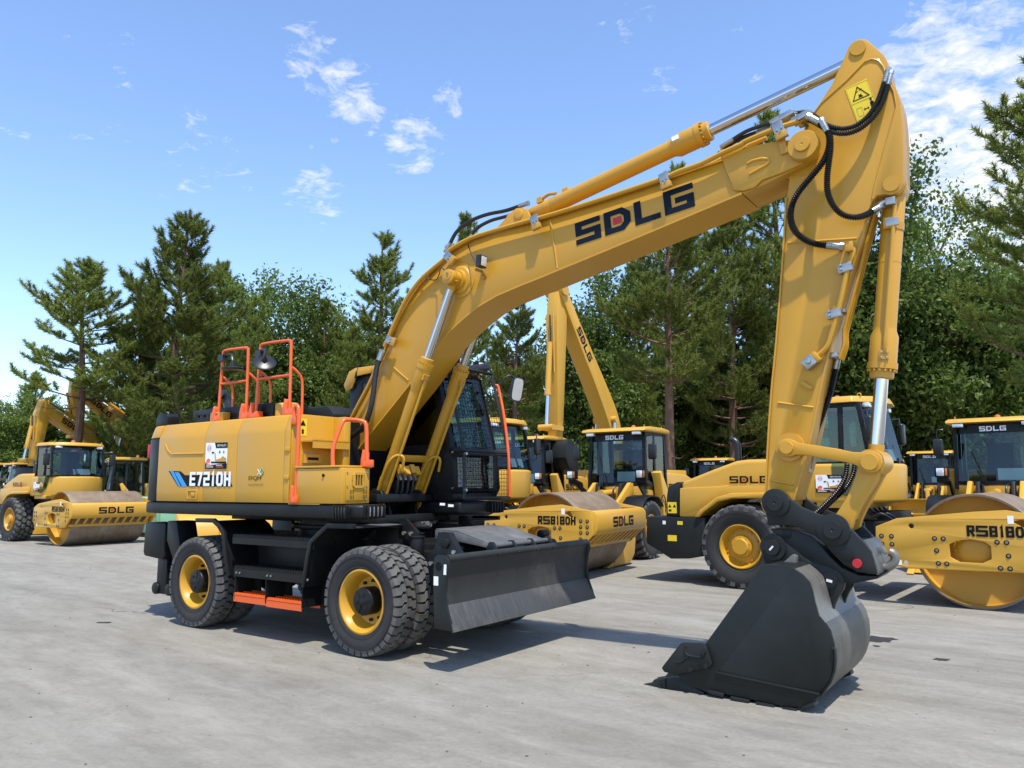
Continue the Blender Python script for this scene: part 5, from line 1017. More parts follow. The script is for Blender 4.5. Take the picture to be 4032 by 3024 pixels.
    for y in (-w, w):
        for x, xt in ((x0, x0+.02), (1.56, 1.58), (x1-.12, x1-.26)):
            mb.add([(x-pil, y-pil, 1.96), (x+pil, y-pil, 1.96), (x+pil, y+pil, 1.96), (x-pil, y+pil, 1.96), (xt-pil, y*.97-pil, 2.90), (xt+pil, y*.97-pil, 2.90), (xt+pil, y*.97+pil, 2.90), (xt-pil, y*.97+pil, 2.90)], [(0, 3, 2, 1), (4, 5, 6, 7), (0, 1, 5, 4), (1, 2, 6, 5), (2, 3, 7, 6), (3, 0, 4, 7)])
        mb.box(x0, x1-.27, y*.97-.03, y*.97+.03, 2.83, 2.90); mb.box(x0, x1-.12, y-.03, y+.03, 1.955, 2.00)
    mb.box(x0-.03, x0+.03, -w, w, 2.83, 2.90); mb.box(x1-.30, x1-.22, -w, w, 2.80, 2.90)
    cabf = mb.obj('cab', BLK, r, .008)
    for y, nm in ((-w, 'door_glass'), (w, 'door_glass')):
        MB().prism([(1.60, 2.0), (x1-.15, 2.0), (x1-.28, 2.84), (1.62, 2.84)], y-.004, y+.004).obj(nm, GLS, cabf); MB().prism([(x0+.03, 2.0), (1.52, 2.0), (1.54, 2.84), (x0+.05, 2.84)], y-.004, y+.004).obj('side_window', GLS, cabf)
    mb = MB(); k = [(x1-.10, -w+.02), (x1+.08, -.42), (x1+.15, 0), (x1+.08, .42), (x1-.10, w-.02)]
    for i in range(4):
        (xa, ya), (xb, yb) = k[i], k[i+1]; mb.quad((xa, ya, 2.01), (xb, yb, 2.01), (xb-.17, yb*.97, 2.84), (xa-.17, ya*.97, 2.84))
    mb.obj('windscreen', GLS, cabf, rec=False)
    for sg in (-1, 1): MB().prism([(1.45, 1.52), (1.66, 1.48), (1.82, 1.62), (1.92, 1.97), (1.45, 1.97)], sg*.80, sg*.912).obj('door_sill_glass', GLD, cabf)
    MB().quad((x0-.01, -w, 2.0), (x0-.01, w, 2.0), (x0, w, 2.84), (x0, -w, 2.84)).obj('rear_window', GLS, cabf, rec=False)
    mb = MB(); rp_ = [(x0-.14, -.80), (x0-.06, -.85), (1.78, -.85), (x1-.02, -.50), (x1+.06, 0), (x1-.02, .50), (1.78, .85), (x0-.06, .85), (x0-.14, .80)]; mb.prism(rp_, 2.90, 3.0, 'Z', [((x-1.5)*.93+1.5, y*.93) for x, y in rp_]); mb.obj('cab_roof', YEP, cabf, .02)
    mb = MB()
    for y in (-.6, .6): mb.box(x1+.0, x1+.06, y-.10, y+.10, 2.83, 2.90)
    for y in (-.6, .6): lam = MB().box(x1-.22, x1-.12, y-.09, y+.09, 2.825, 2.892).obj('roof_lamp', LENS, cabf, .008)
    for x, y in ((x0, -.7), (x0, .7), (x1-.25, -.7), (x1-.25, .7)): mb = MB(); mb.lathe([(-.008, .028), (0, .036), (.008, .028), (0, .02)], (x, y, 3.01), (0, 1, 0), 12, closed=True); mb.obj('lifting_eye', YEP, cabf)
    MB().lathe([(0, .06), (.06, .065), (.11, .05), (.125, .02)], (x0+.3, .1, 2.985), (0, 0, 1), 16).obj('beacon', AMB, cabf)
    mb = MB(); mb.box(1.38, 1.72, -.25, .25, 2.0, 2.25); mb.prism([(1.32, 2.1), (1.45, 2.1), (1.40, 2.75), (1.30, 2.75)], -.25, .25); mb.prism([(1.92, 1.98), (2.06, 1.98), (1.98, 2.30), (1.88, 2.33)], -.18, .18); mb.lathe([(-.01, .16), (.01, .175), (.02, .16), (.01, .145)], (1.86, 0, 2.38), (-.5, 0, 1), 20, closed=True); mb.obj('seat', SEAT, cabf, .03)
    mb = MB(); mb.quad((2.10, -.2, 2.02), (2.10, .3, 2.02), (2.04, .3, 2.20), (2.04, -.2, 2.20)); mb.obj('paper_sheet', PAPER, cabf, rec=False)
    for y in (-.98, .98):
        mb = MB(); mb.prism([(x1-.10, y-.09), (x1+.0, y-.09), (x1+.0, y+.09), (x1-.10, y+.09)], 2.30, 2.66, 'Z'); mb.obj('mirror', HOSE, cabf, .035, 3)
        mb = MB(); s_ = math.copysign(1, y); mb.tube([(x1-.16, s_*.76, 2.72), (x1-.10, y, 2.74), (x1-.08, y+s_*.02, 2.70), (x1-.08, y+s_*.02, 2.26), (x1-.10, y-s_*.02, 2.2), (x1-.05, s_*.78, 2.2)], .013, 6, 2); mb.obj('mirror_arm', HOSE, cabf)
    mb = MB(); mb.tube([(x1+.10, -.10, 2.02), (x1+.06, -.18, 2.25), (x1-.02, -.30, 2.55)], .01, 5); mb.tube([(x1+.10, -.14, 2.02), (x1+.06, -.22, 2.25)], .012, 5); mb.obox((x1+.11, -.12, 2.0), ((1, 0, 0), (0, 1, 0), (0, 0, 1)), (.02, .05, .05)); mb.obj('wiper', BLK, cabf)
    # articulation, hoses
    mb = MB(); mb.box(1.9, 2.25, -.35, .35, .60, 1.25); mb.box(2.05, 2.35, -1.18, 1.18, .75, 1.12)
    mb.obj('articulation_joint', BLK, r, .02)
    mb = MB()
    for i in range(6): y = -.7+.28*i; mb.tube([(1.7, y, 1.36), (1.85, y+.05, 1.16), (2.05, y, 1.22), (2.2, y+.08, 1.12)], .022, 6, 4)
    mb.obj('hose_bundle', HOSE, r)
    # drum frame
    outer = [(2.10, 1.06), (2.38, 1.18), (3.30, 1.285), (3.69, 1.315), (4.28, 1.21), (4.31, .80), (4.03, .53), (2.50, .50), (2.22, .54), (2.08, .68)]
    hexh = [(3.01, .85), (3.10, .90), (3.26, .925), (3.42, .90), (3.49, .85), (3.49, .68), (3.38, .62), (3.12, .62), (3.01, .68)]
    cir = lambda x, z, rr: [(x+rr*math.cos(2*PI*i/12), z+rr*math.sin(2*PI*i/12)) for i in range(12)]
    fr = MB()
    for sg in (-1, 1): fr.holes(outer, [hexh, cir(2.56, 1.08, .035), cir(2.46, .575, .035), [(3.75, 1.17), (3.87, 1.20), (3.93, 1.10), (3.89, 1.08)]], sg*1.19, sg*1.24)
    drf = fr.obj('drum_frame', YEP, r, .006)
    mb = MB(); mb.prism([(4.16, .80), (4.22, .77), (4.34, .80), (4.38, .90), (4.38, 1.13), (4.34, 1.20), (4.20, 1.21), (4.14, 1.16)], -1.22, 1.22); beam = mb.obj('front_beam', YEP, r, .02)
    mb = MB(); mb.box(2.18, 2.34, -1.19, 1.19, .86, 1.04); mb.obj('rear_beam', YEP, r, .02)
    for i in range(10):
        y = -1.0+i*.22; MB().prism([(4.05, .60), (4.09, .60), (4.33, .80), (4.28, .80)], y-.012, y+.05).obj('scraper_rib', YEP, r)
    MB().box(4.02, 4.06, -1.15, 1.15, .55, .62).obj('scraper', YEP, r, .004)
    lettering('maker_lettering', 'SDLG', [INK, RED], beam, (4.381, -.50, .90), (0, 1.0, 0), (0, 0, .185), .22, .14, .004)
    for sg in (-1, 1):
        lettering('model_lettering', 'RS8180H', [INK], drf, (3.23 if sg < 0 else 3.98, sg*1.242, .965), (-sg*.75, 0, 0), (0, 0, .145), .21, .09, .004)
        bolts = [(2.17, .93), (2.30, .93), (2.17, .82), (2.30, .82), (2.17, .71), (2.84, .92), (2.945, .92), (2.855, .76), (2.865, .59), (2.965, .59), (3.565, .90), (3.67, .90), (3.68, .73), (3.58, .57), (3.685, .57), (4.075, 1.03), (4.20, 1.03), (4.075, .93), (4.20, .93), (4.075, .83), (4.20, .83), (4.065, .72)]
        for x, z in bolts:
            key = 'rbolt%d' % sg
            if key not in _wm:
                m_ = MB(); m_.lathe([(0, .032), (.003, .032)], (0, 0, 0), (0, sg, 0), 12); m_.mi(1); m_.lathe([(.003, .019), (.010, .019), (.012, .015)], (0, 0, 0), (0, sg, 0), 6); ob = m_.obj('bolt', [INK, BOLTM], None); _wm[key] = ob.data; bpy.data.objects.remove(ob)
            link('bolt', _wm[key], drf, (x, sg*1.241, z))
        MB().quad(*[(x, sg*1.243, z) for x, z in ((3.70, 1.14), (3.77, 1.14), (3.77, 1.245), (3.70, 1.245))]).obj('sticker', WHT, drf, rec=False)
        MB().quad(*[(x, sg*1.243, z) for x, z in ((2.35, .54), (2.41, .54), (2.41, .61), (2.35, .61))]).obj('sticker', WHT, drf, rec=False)
    # drum
    mb = MB(); R, xd, zd = .762, 3.30, .762
    mb.lathe([(-1.065, R-.03), (-1.065, R-.004), (-1.06, R), (1.06, R), (1.065, R-.004), (1.065, R-.03)], (xd, 0, zd), (0, 1, 0), 96); 
    d_ = MB(); 
    mb = MB(); mb.lathe([(-1.065, R-.032), (-1.068, R-.004), (-1.06, R), (1.06, R), (1.068, R-.004), (1.065, R-.032), (.80, R-.034), (.78, R-.25), (.78, .05), (-.78, .05), (-.78, R-.25), (-.80, R-.034)], (xd, 0, zd), (0, 1, 0), 96, closed=True)
    for i in range(len(mb.f)): 
        if i//96 >= 5 or i//96 == 0: mb.m[i] = 1 if i//96 not in (0,) else 0
    dr = mb.obj('drum', [DRUM, YEP], r)
    for sg in (-1, 1):
        mb = MB(); mb.lathe([(.70, .30), (1.05, .28), (1.10, .22), (1.12, .19), (1.13, .16), (1.14, .05)], (xd, 0, zd), (0, sg, 0), 32)
        for i in range(12): a = 2*PI*i/12; mb.cyl((xd+.245*math.cos(a), sg*1.06, zd+.245*math.sin(a)), (xd+.245*math.cos(a), sg*1.10, zd+.245*math.sin(a)), .014, n=6)
        mb.obj('drum_motor', YEL, r)
    return r
rol2 = make_roller(); rol2['label'] = 'yellow single drum roller standing behind the raised bucket coupler'
rol1 = copy_tree(rol2); rol1.location = FR1.o; rol1.rotation_euler = (0, 0, FR1.yaw); rol1['label'] = 'yellow single drum roller half hidden behind the dozer blade and caged cab'
rol3 = copy_tree(rol2); rol3.location = FR3.o; rol3.rotation_euler = (0, 0, FR3.yaw); rol3['label'] = 'yellow single drum roller beside the pale green container'
# ---------------------------------------------------------------- wheel loaders
def make_loader():
    r = thing('wheel_loader', 'x', 'wheel loader', (0, 0, 0), 0, 'wheel loaders parked in rows behind the rollers')
    for x in (0, -2.75):
        for sg in (-1, 1): wheel(r, 'loader', (x, sg*.93, .655), sg > 0, .2+x*.3)
    mb = MB()
    for x in (0, -2.75): mb.cyl((x, -.8, .655), (x, .8, .655), .14)
    mb.box(-3.6, -1.5, -.4, .4, .6, 1.2); mb.box(-1.6, -.7, -.28, .28, .55, 1.0); mb.obj('frame', BLK, r, .02)
    mb = MB(); mb.prism([(-.75, .55), (.55, .45), (.60, .75), (.1, 1.05), (-.10, 1.70), (-.42, 1.72), (-.75, 1.0)], -.34, -.27); mb.prism([(-.75, .55), (.55, .45), (.60, .75), (.1, 1.05), (-.10, 1.70), (-.42, 1.72), (-.75, 1.0)], .27, .34); mb.box(-.6, .4, -.27, .27, .5, .75); mb.obj('front_frame', GRY, r, .012)
    la_ = [(-.45, 1.70), (-.25, 1.72), (.25, 1.38), (.9, .95), (1.32, .58), (1.36, .36), (1.20, .28), (1.06, .38), (.65, .72), (.1, 1.08), (-.45, 1.48)]
    for y in (-.46, .46): MB().prism(la_, y-.045, y+.045).obj('lift_arm', YEP, r, .015)
    mb = MB(); mb.cyl((.72, -.46, .82), (.72, .46, .82), .07); mb.obj('lift_arm_tube', YEP, r)
    mb = MB(); mb.prism([(.60, .50), (.78, .48), (.80, .95), (.72, 1.48), (.60, 1.50), (.56, 1.0)], -.07, .07); mb.cyl((.66, -.12, 1.42), (.66, .12, 1.42), .07); mb.obj('bell_crank', YEP, r, .012)
    mb = MB(); mb.cyl((-.35, 0, 1.48), (.30, 0, 1.45), .085); mb.lathe([(0, .10), (.10, .10)], (.22, 0, 1.45), (1, 0, 0), 20); mb.mi(1); mb.cyl((.28, 0, 1.45), (.62, 0, 1.43), .045); mb.obj('tilt_cylinder', [YEP, CHR], r)
    for y in (-.2, .2):
        mb = MB(); mb.tube([(-.4, y, 1.3), (-.25, y*1.3, 1.62), (.0, y, 1.60), (.1, y, 1.3)], .022, 6, 4); mb.obj('hose', HOSE, r)
    # bucket
    sh = [(2.28, .03), (1.42, .05), (1.22, .22), (1.16, .5), (1.22, .80), (1.40, 1.02), (1.60, 1.10)]; si = [(2.26, .06), (1.44, .085), (1.25, .25), (1.195, .5), (1.25, .78), (1.42, .985), (1.60, 1.06)]
    mb = MB(); mb.prism(sh+si[::-1], -1.24, 1.24); bk_ = mb.obj('bucket', YEP, r, .006)
    for y in (-1.255, 1.255): MB().prism([(2.20, .03), (1.42, .05), (1.22, .22), (1.16, .5), (1.22, .80), (1.40, 1.02), (1.62, 1.11), (1.78, .80), (1.95, .40)], y-.018, y+.018).obj('bucket_side', YEP, bk_, .005)
    for i in range(7): y = -1.2+i*.4; MB().prism([(2.16, .02), (2.42, .01), (2.42, .03), (2.2, .11), (2.10, .10)], y-.06, y+.06).obj('bucket_tooth', YEP, bk_, .006)
    # fenders, lamps
    for sg in (-1, 1):
        mb = MB(); pth = [(.62, 1.02), (.52, 1.22), (.30, 1.36), (0, 1.40), (-.35, 1.36), (-.60, 1.15)]; mb.strip(pth[::-1], sg*.66 if sg > 0 else -1.18, 1.18 if sg > 0 else -.66, .03); mb.obj('fender', BLK, r, .01)
        mb = MB(); mb.prism([(-.35, 1.62), (.02, 1.70), (.02, 1.80), (-.30, 1.72)], sg*.92-.11, sg*.92+.11); mb.box(-.04, .08, sg*.92-.13, sg*.92+.13, 1.80, 2.02); mb.mi(1); mb.box(.08, .09, sg*.92-.10, sg*.92+.05, 1.825, 1.995); mb.mi(2); mb.box(.08, .092, sg*.92+.06, sg*.92+.11, 1.83, 1.99); mb.obj('head_lamp', [BLK, LENS, AMB], r, .01)
        mb = MB(); mb.prism([(-.35, 1.40), (.05, 1.72), (.0, 1.76), (-.5, 1.5)], sg*.80-.02, sg*.80+.02); mb.obj('lamp_bracket', BLK, r)
        mb = MB(); mb.prism([(-1.9, .55), (-1.15, .55), (-1.0, .9), (-1.0, 1.45), (-.85, 1.95), (-.95, 2.0), (-1.45, 1.35), (-1.95, 1.25)], sg*.78, sg*1.0); mb.obj('side_step_panel', YEP, r, .015)
        MB().tube([(-.80, sg*1.0, 1.1), (-.78, sg*1.04, 1.3), (-.95, sg*1.04, 1.42), (-1.1, sg*1.02, 1.2), (-1.1, sg*1.0, 1.0)], .014, 6, 3).obj('hand_rail', HOSE, r)
    # cab
    x0, x1, w = -1.80, -.42, .74
    mb = MB(); cw_ = [(x0, -w), (x1-.12, -w), (x1, -w+.25), (x1+.04, 0), (x1, w-.25), (x1-.12, w), (x0, w)]
    mb.prism(cw_, 1.10, 1.66, 'Z', [(x if x < x1-.2 else x+.02, y) for x, y in cw_]); mb.obj('cab_cowl', YEP, r, .05, 3)
    mb = MB(); pil = .04
    for sg in (-1, 1):
        y = sg*w
        for x, xt, zb in ((x0+.03, x0+.1, 1.5), (-1.10, -1.10, 1.5), (x1-.12, x1-.22, 1.55)):
            mb.add([(x-pil, y-pil, zb), (x+pil, y-pil, zb), (x+pil, y+pil, zb), (x-pil, y+pil, zb), (xt-pil, y*.96-pil, 2.94), (xt+pil, y*.96-pil, 2.94), (xt+pil, y*.96+pil, 2.94), (xt-pil, y*.96+pil, 2.94)], [(0, 3, 2, 1), (4, 5, 6, 7), (0, 1, 5, 4), (1, 2, 6, 5), (2, 3, 7, 6), (3, 0, 4, 7)])
        mb.box(x0+.05, x1-.2, sg*w*.96-.03, sg*w*.96+.03, 2.84, 2.94)
    mb.box(x1-.26, x1-.18, -w, w, 2.84, 2.94); mb.box(x0+.06, x0+.12, -w, w, 2.84, 2.94)
    k = [(x1-.10, -w+.02), (x1+.02, -w+.25), (x1+.06, 0), (x1+.02, w-.25), (x1-.10, w-.02)]
    for i in range(4):
        (xa, ya), (xb, yb) = k[i], k[i+1]
        mb.quad((xa+.004, ya, 1.64), (xb+.004, yb, 1.64), (xb+.004, yb, 1.72), (xa+.004, ya, 1.72)); mb.quad((xa-.115, ya*.96, 2.72), (xb-.115, yb*.96, 2.72), (xb-.135, yb*.96, 2.90), (xa-.135, ya*.96, 2.90))
    cabf = mb.obj('cab', BLK, r)
    mb = MB()
    for i in range(4):
        (xa, ya), (xb, yb) = k[i], k[i+1]; mb.quad((xa, ya, 1.68), (xb, yb, 1.68), (xb-.12, yb*.96, 2.76), (xa-.12, ya*.96, 2.76))
    mb.obj('windscreen', GLS, cabf, rec=False)
    for sg in (-1, 1):
        y = sg*w; MB().prism([(-1.06, 1.52), (x1-.16, 1.58), (x1-.25, 2.85), (-1.06, 2.85)], y-.004, y+.004).obj('door_glass', GLS, cabf); MB().prism([(x0+.07, 1.6), (-1.14, 1.6), (-1.14, 2.85), (x0+.13, 2.85)], y-.004, y+.004).obj('side_window', GLS, cabf)
    MB().quad((x0+.04, -w, 1.6), (x0+.04, w, 1.6), (x0+.10, w, 2.85), (x0+.10, -w, 2.85)).obj('rear_window', GLS, cabf, rec=False)
    mb = MB(); mb.prism([(x0-.10, 2.95), (x0-.02, 3.03), (x0+.3, 3.06), (x1-.3, 3.06), (x1+.03, 3.01), (x1+.10, 2.945), (x1-.08, 2.93), (x0, 2.93)], -.86, .86, 'Y'); mb.obj('cab_roof', YEP, cabf, .035)
    for y in (-.62, .62): MB().box(x1-.04, x1+.07, y-.10, y+.10, 2.855, 2.93).obj('roof_lamp', LENS, cabf, .008)
    for x, y in ((x0+.1, -.7), (x0+.1, .7), (x1-.25, -.7), (x1-.25, .7)): mb = MB(); mb.lathe([(-.008, .025), (0, .033), (.008, .025), (0, .018)], (x, y, 3.075), (0, 1, 0), 12, closed=True); mb.obj('lifting_eye', YEP, cabf)
    MB().lathe([(0, .06), (.06, .065), (.11, .05), (.125, .02)], (x0+.25, 0, 3.05), (0, 0, 1), 16).obj('beacon', AMB, cabf)
    lettering('maker_lettering', 'SDLG', [WHT, RED], cabf, (x1-.035, -.24, 2.755), (0, .48, 0), (-.015, 0, .105), .22, .14, .004)
    mb = MB(); mb.box(-1.55, -1.10, -.25, .25, 1.66, 2.0); mb.prism([(-1.65, 1.8), (-1.5, 1.8), (-1.56, 2.55), (-1.67, 2.55)], -.25, .25); mb.prism([(-.85, 1.66), (-.62, 1.66), (-.68, 2.0), (-.78, 2.05)], -.2, .2); mb.lathe([(-.01, .17), (.01, .185), (.02, .17), (.01, .155)], (-.85, 0, 2.08), (-.5, 0, 1), 20, closed=True); mb.obj('seat', SEAT, cabf, .03)
    mb = MB(); mb.quad((-.52, .02, 1.74), (-.52, .50, 1.74), (-.55, .50, 1.98), (-.55, .02, 1.98)); mb.obj('paper_sheet', PAPER, cabf, rec=False)
    for sg in (-1, 1):
        mb = MB(); mb.prism([(x1-.02, sg*1.02-.10), (x1+.08, sg*1.02-.10), (x1+.08, sg*1.02+.10), (x1-.02, sg*1.02+.10)], 2.26, 2.62, 'Z'); mb.obj('mirror', HOSE, cabf, .035, 3)
        MB().tube([(x1-.12, sg*.74, 2.80), (x1+.0, sg*1.02, 2.82), (x1+.02, sg*1.02, 2.55)], .014, 6, 2).obj('mirror_arm', HOSE, cabf)
    mb = MB(); mb.tube([(x1+.09, -.15, 1.62), (x1+.05, -.28, 1.95), (x1-.02, -.42, 2.35)], .011, 5); mb.tube([(x1+.09, -.19, 1.62), (x1+.05, -.33, 1.95)], .012, 5); mb.obj('wiper', BLK, cabf)
    # rear hood
    hp = [(-3.95, .95), (-3.98, 1.55), (-3.80, 1.80), (-3.3, 1.93), (-1.82, 1.98), (-1.82, 1.15), (-2.2, 1.12), (-2.4, 1.30), (-3.1, 1.30), (-3.3, .95)]
    MB().prism(hp, -.70, .70).obj('engine_hood', YEP, r, .05, 3)
    for sg in (-1, 1): lettering('maker_lettering', 'SDLG', [INK, RED], r, (-2.05 if sg > 0 else -2.95, sg*.702, 1.52), (-sg*.9, 0, 0), (0, 0, .17), .22, .14, .004)
    MB().prism([(-4.05, .55), (-4.10, .95), (-3.3, .95), (-3.35, .55)], -.98, .98).obj('counterweight', GRY, r, .04)
    mb = MB(); mb.lathe([(0, .05), (.55, .05)], (-2.9, .25, 1.95), (0, 0, 1), 14); mb.obj('exhaust_pipe', HOSE, r)
    for sg in (-1, 1):
        mb = MB(); pth = [(-2.15, 1.1), (-2.25, 1.28), (-2.5, 1.40), (-2.75, 1.42), (-3.05, 1.38), (-3.3, 1.15)]; mb.strip(pth[::-1], .68 if sg > 0 else -1.15, 1.15 if sg > 0 else -.68, .03); mb.obj('fender', BLK, r)
    return r
lod = make_loader(); LY = -2.08
def vpos(vx, depth, z=0): d = kV.ray(vx, 1049); return CC+d*(depth/d.y)+Vector((0, 0, z-CAMH))
spots = [('yellow wheel loader parked between the dozer blade and the black tail of a roller', (2.23, 18.39), -2.17, 1.0),
         ('yellow wheel loader with its cab under the hanging dark excavator bucket', (-.05, 21.6), -2.10, 1.0),
         ('yellow wheel loader with its bucket lowered behind the nearest roller drum', (9.75, 15.7), -2.23, 1.0),
         ('yellow wheel loader with beacon, its cab between roller cab and front facing loader', (17.2, 32.0), -2.2, 1.0),
         ('yellow wheel loader with only its roof showing over a roller hood', (7.8, 31.1), -2.1, .9),
         ('yellow wheel loader with lift cylinder seen beside the excavator counterweight', (-15.6, 29.0), -2.6, .9),
         ('yellow wheel loader whose cab peeps out behind the roller wheel by the dark firs', (-24.0, 36.3), -2.25, .92),
         ('yellow wheel loader with its cab behind the first row of loaders', (-27.6, 40.2), -2.25, .95)]
for i, (lb_, (x, y), yaw, s) in enumerate(spots):
    o = lod if i == 0 else copy_tree(lod); o.location = (x, y, 0); o.rotation_euler = (0, 0, yaw); o.scale = (s, s, s); o['label'] = lb_
# a loose loader bucket seen under the excavator
mb = MB(); sh = [(1.1, .02), (.25, .04), (.06, .2), (0, .5), (.06, .82), (.24, 1.02), (.44, 1.10)]; si = [(1.08, .05), (.27, .075), (.09, .23), (.035, .5), (.09, .8), (.26, .985), (.44, 1.06)]
lb0 = thing('loader_bucket', 'yellow loader bucket standing on the concrete behind the excavator wheels', 'bucket', (-5.9, 17.2, 0), 2.2)
mb.prism(sh+si[::-1], -1.3, 1.3); mb.obj('shell', YEP, lb0, .006)
for y in (-1.31, 1.31): MB().prism([(1.02, .02), (.25, .04), (.06, .2), (0, .5), (.06, .82), (.24, 1.02), (.46, 1.11), (.62, .80), (.8, .40)], y-.018, y+.018).obj('side_plate', YEP, lb0, .005)
for y in (-.5, 0, .5): MB().prism([(.02, .2), (-.12, .3), (-.15, .6), (.02, .75)], y-.03, y+.03).obj('hinge_lug', YEP, lb0, .005)
# pale green container
cg = thing('steel_container', 'pale green steel container behind the single drum roller', 'container', (-12.5, 27.0, 0), -.62)
mb = MB(); mb.box(-1.8, 1.8, -.7, .7, .12, 1.3); mb.obj('container_body', CONT, cg, .02)
for x in [-1.6+.4*i for i in range(9)]: MB().box(x-.06, x+.06, -.73, -.7, .25, 1.2).obj('rib', CONT, cg, .01)
MB().box(-1.82, 1.82, -.72, .72, .0, .15).obj('base_rail', BLK, cg, .01)
# ---------------------------------------------------------------- crawler excavators behind
def outline(pts, w):
    P = [Vector(p) for p in pts]; L_ = []; R2 = []
    for i in range(len(P)):
        a = P[min(i+1, len(P)-1)]-P[max(i-1, 0)]; a.normalize(); n = Vector((-a.y, a.x)); L_.append(P[i]+n*w[i]); R2.append(P[i]-n*w[i])
    return [(p.x, p.y) for p in L_]+[(p.x, p.y) for p in R2[::-1]]
def crawler(label, loc, yaw, s, foot, mid, tip, aend, atopv, bscale=1.0, lay=.55):
    r = thing('crawler_excavator', label, 'excavator', loc, yaw, 'crawler excavators standing behind the loaders'); r.scale = (s, s, s)
    for y in (-1.15, 1.15):
        mb = MB(); mb.prism([(-2.0, .25), (-1.75, .03), (1.75, .03), (2.0, .25), (2.05, .5), (1.8, .80), (-1.8, .80), (-2.05, .5)], y-.28, y+.28); mb.obj('track', BLK, r, .03)
    MB().box(-1.2, 1.2, -.9, .9, .35, .95).obj('undercarriage', BLK, r, .03); MB().cyl((0, 0, .9), (0, 0, 1.1), .6, n=28).obj('slew_ring', BLK, r)
    MB().prism([(-2.7, -1.2), (.6, -1.25), (.6, -.5), (.2, -.3), (.2, .3), (-.2, .35), (-.2, 1.25), (-2.7, 1.2), (-2.9, 0)], 1.1, 2.15, 'Z').obj('house', YEP, r, .04)
    mb = MB(); cb_ = [(-.2, 1.1), (1.2, 1.1), (1.35, 1.6), (1.05, 2.85), (-.25, 2.9)]; mb.holes(cb_, [[(-.05, 1.9), (1.15, 1.9), (.95, 2.72), (-.05, 2.75)]], .35, .39); mb.holes(cb_, [[(-.05, 1.9), (1.15, 1.9), (.95, 2.72), (-.05, 2.75)]], 1.21, 1.25); mb.prism([(-.3, 2.85), (1.1, 2.82), (1.1, 2.92), (-.3, 2.98)], .33, 1.27); mb.obj('cab', BLK, r, .01)
    bpts = [Vector(foot), Vector(foot).lerp(Vector(mid), .5)+Vector((-.12, .05)), Vector(mid)+Vector((-.05, -.05)), Vector(mid).lerp(Vector(tip), .25)+Vector((-.02, .06)), Vector(mid).lerp(Vector(tip), .6), Vector(tip)]
    bp2 = cr([(p.x, p.y, 0) for p in bpts], 4); n = len(bp2); ww = []
    for i in range(n): t = i/(n-1); ww.append(.18+.14*math.sin(min(1, t/.45)*PI/2) if t < .45 else .32-(t-.45)/.55*.15)
    bo = outline([(p.x, p.y) for p in bp2], ww)
    bm_ = MB().prism(bo, -.25, .25).obj('boom', YEP, r, .012); MB().lathe([(-.33, .17), (.33, .17)], (tip[0], 0, tip[1]), (0, 1, 0), 20).obj('boom_pin', YEP, bm_)
    c = Vector(mid); t = Vector(tip); d = (t-c).normalized()
    for sg in (-1, 1):
        a = c+d*(t-c).length*(.36 if sg < 0 else .72)-Vector((-d.y, d.x))*.11; dd = d if sg < 0 else -d
        lettering('maker_lettering', 'SDLG', [NAVY, RED], bm_, (a.x, sg*.252, a.y), (dd.x*1.15, 0, dd.y*1.15), (-d.y*.24, 0, d.x*.24), .235, .135, .004)
        p0, p1 = Vector((foot[0]+.75, sg*.36, foot[1]-.55)), Vector((mid[0]+.05, sg*.34, mid[1]-.02)); dv = p1-p0; mb = MB(); mb.cyl(p0, p0+dv*.62, .085); mb.lathe([(0, .10), (.12, .10)], p0+dv*.58, dv, 16); mb.cyl((p1.x, sg*.25, p1.z), (p1.x, sg*.42, p1.z), .11); mb.mi(1); mb.cyl(p0+dv*.62, p1, .055); mb.obj('boom_cylinder', [YEP, CHR], r)
    aend, at_ = Vector(aend), Vector(atopv); ao = outline([(at_.x, at_.y), (at_.lerp(aend, .22).x, at_.lerp(aend, .22).y), (at_.lerp(aend, .3).x, at_.lerp(aend, .3).y), (aend.x, aend.y)], [.12, .26, .25, .11])
    am = MB().prism(ao, -.19, .19).obj('arm', YEP, r, .012)
    for y in (-.12, .0, .12): MB().tube([(at_.lerp(aend, .25).x+.36, y, at_.lerp(aend, .25).y), (at_.lerp(aend, .6).x+.26, y, at_.lerp(aend, .6).y)], .022, 6).obj('arm_pipe', HOSE if y == 0 else YEP, am)
    ad = (aend-at_).normalized(); an = Vector((-ad.y, ad.x));  an = an if an.x > 0 else -an
    p0 = at_.lerp(aend, .42)+an*.34; p1 = at_.lerp(aend, .93)+an*.45; mb = MB(); mb.cyl((p0.x, 0, p0.y), (p0.lerp(p1, .62).x, 0, p0.lerp(p1, .62).y), .085); mb.lathe([(0, .105), (.12, .105)], (p0.lerp(p1, .58).x, 0, p0.lerp(p1, .58).y), (p1.x-p0.x, 0, p1.y-p0.y), 16); mb.mi(1); mb.cyl((p0.x, 0, p0.y), (p1.x, 0, p1.y), .052); mb.mi(0); mb.cyl((p1.x, -.25, p1.y), (p1.x, .25, p1.y), .09)
    q = at_.lerp(aend, .93)
    for y in (-.23, .23): mb.obox(((p1.x+q.x)/2, y, (p1.y+q.y)/2), ((q.x-p1.x, 0, q.y-p1.y), (0, 1, 0), (-(q.y-p1.y), 0, q.x-p1.x)), ((q-p1).length/2+.05, .025, .07))
    mb.obj('bucket_cylinder', [YEP, CHR], r)
    ap, rp = at_, Vector(mid).lerp(Vector(tip), .12)+Vector((-d.y, d.x))*.55; mb = MB(); mb.cyl((rp.x, 0, rp.y), (rp.lerp(ap, .6).x, 0, rp.lerp(ap, .6).y), .09); mb.mi(1); mb.cyl((rp.x, 0, rp.y), (ap.x, 0, ap.y), .055); mb.obj('arm_cylinder', [YEP, CHR], r)
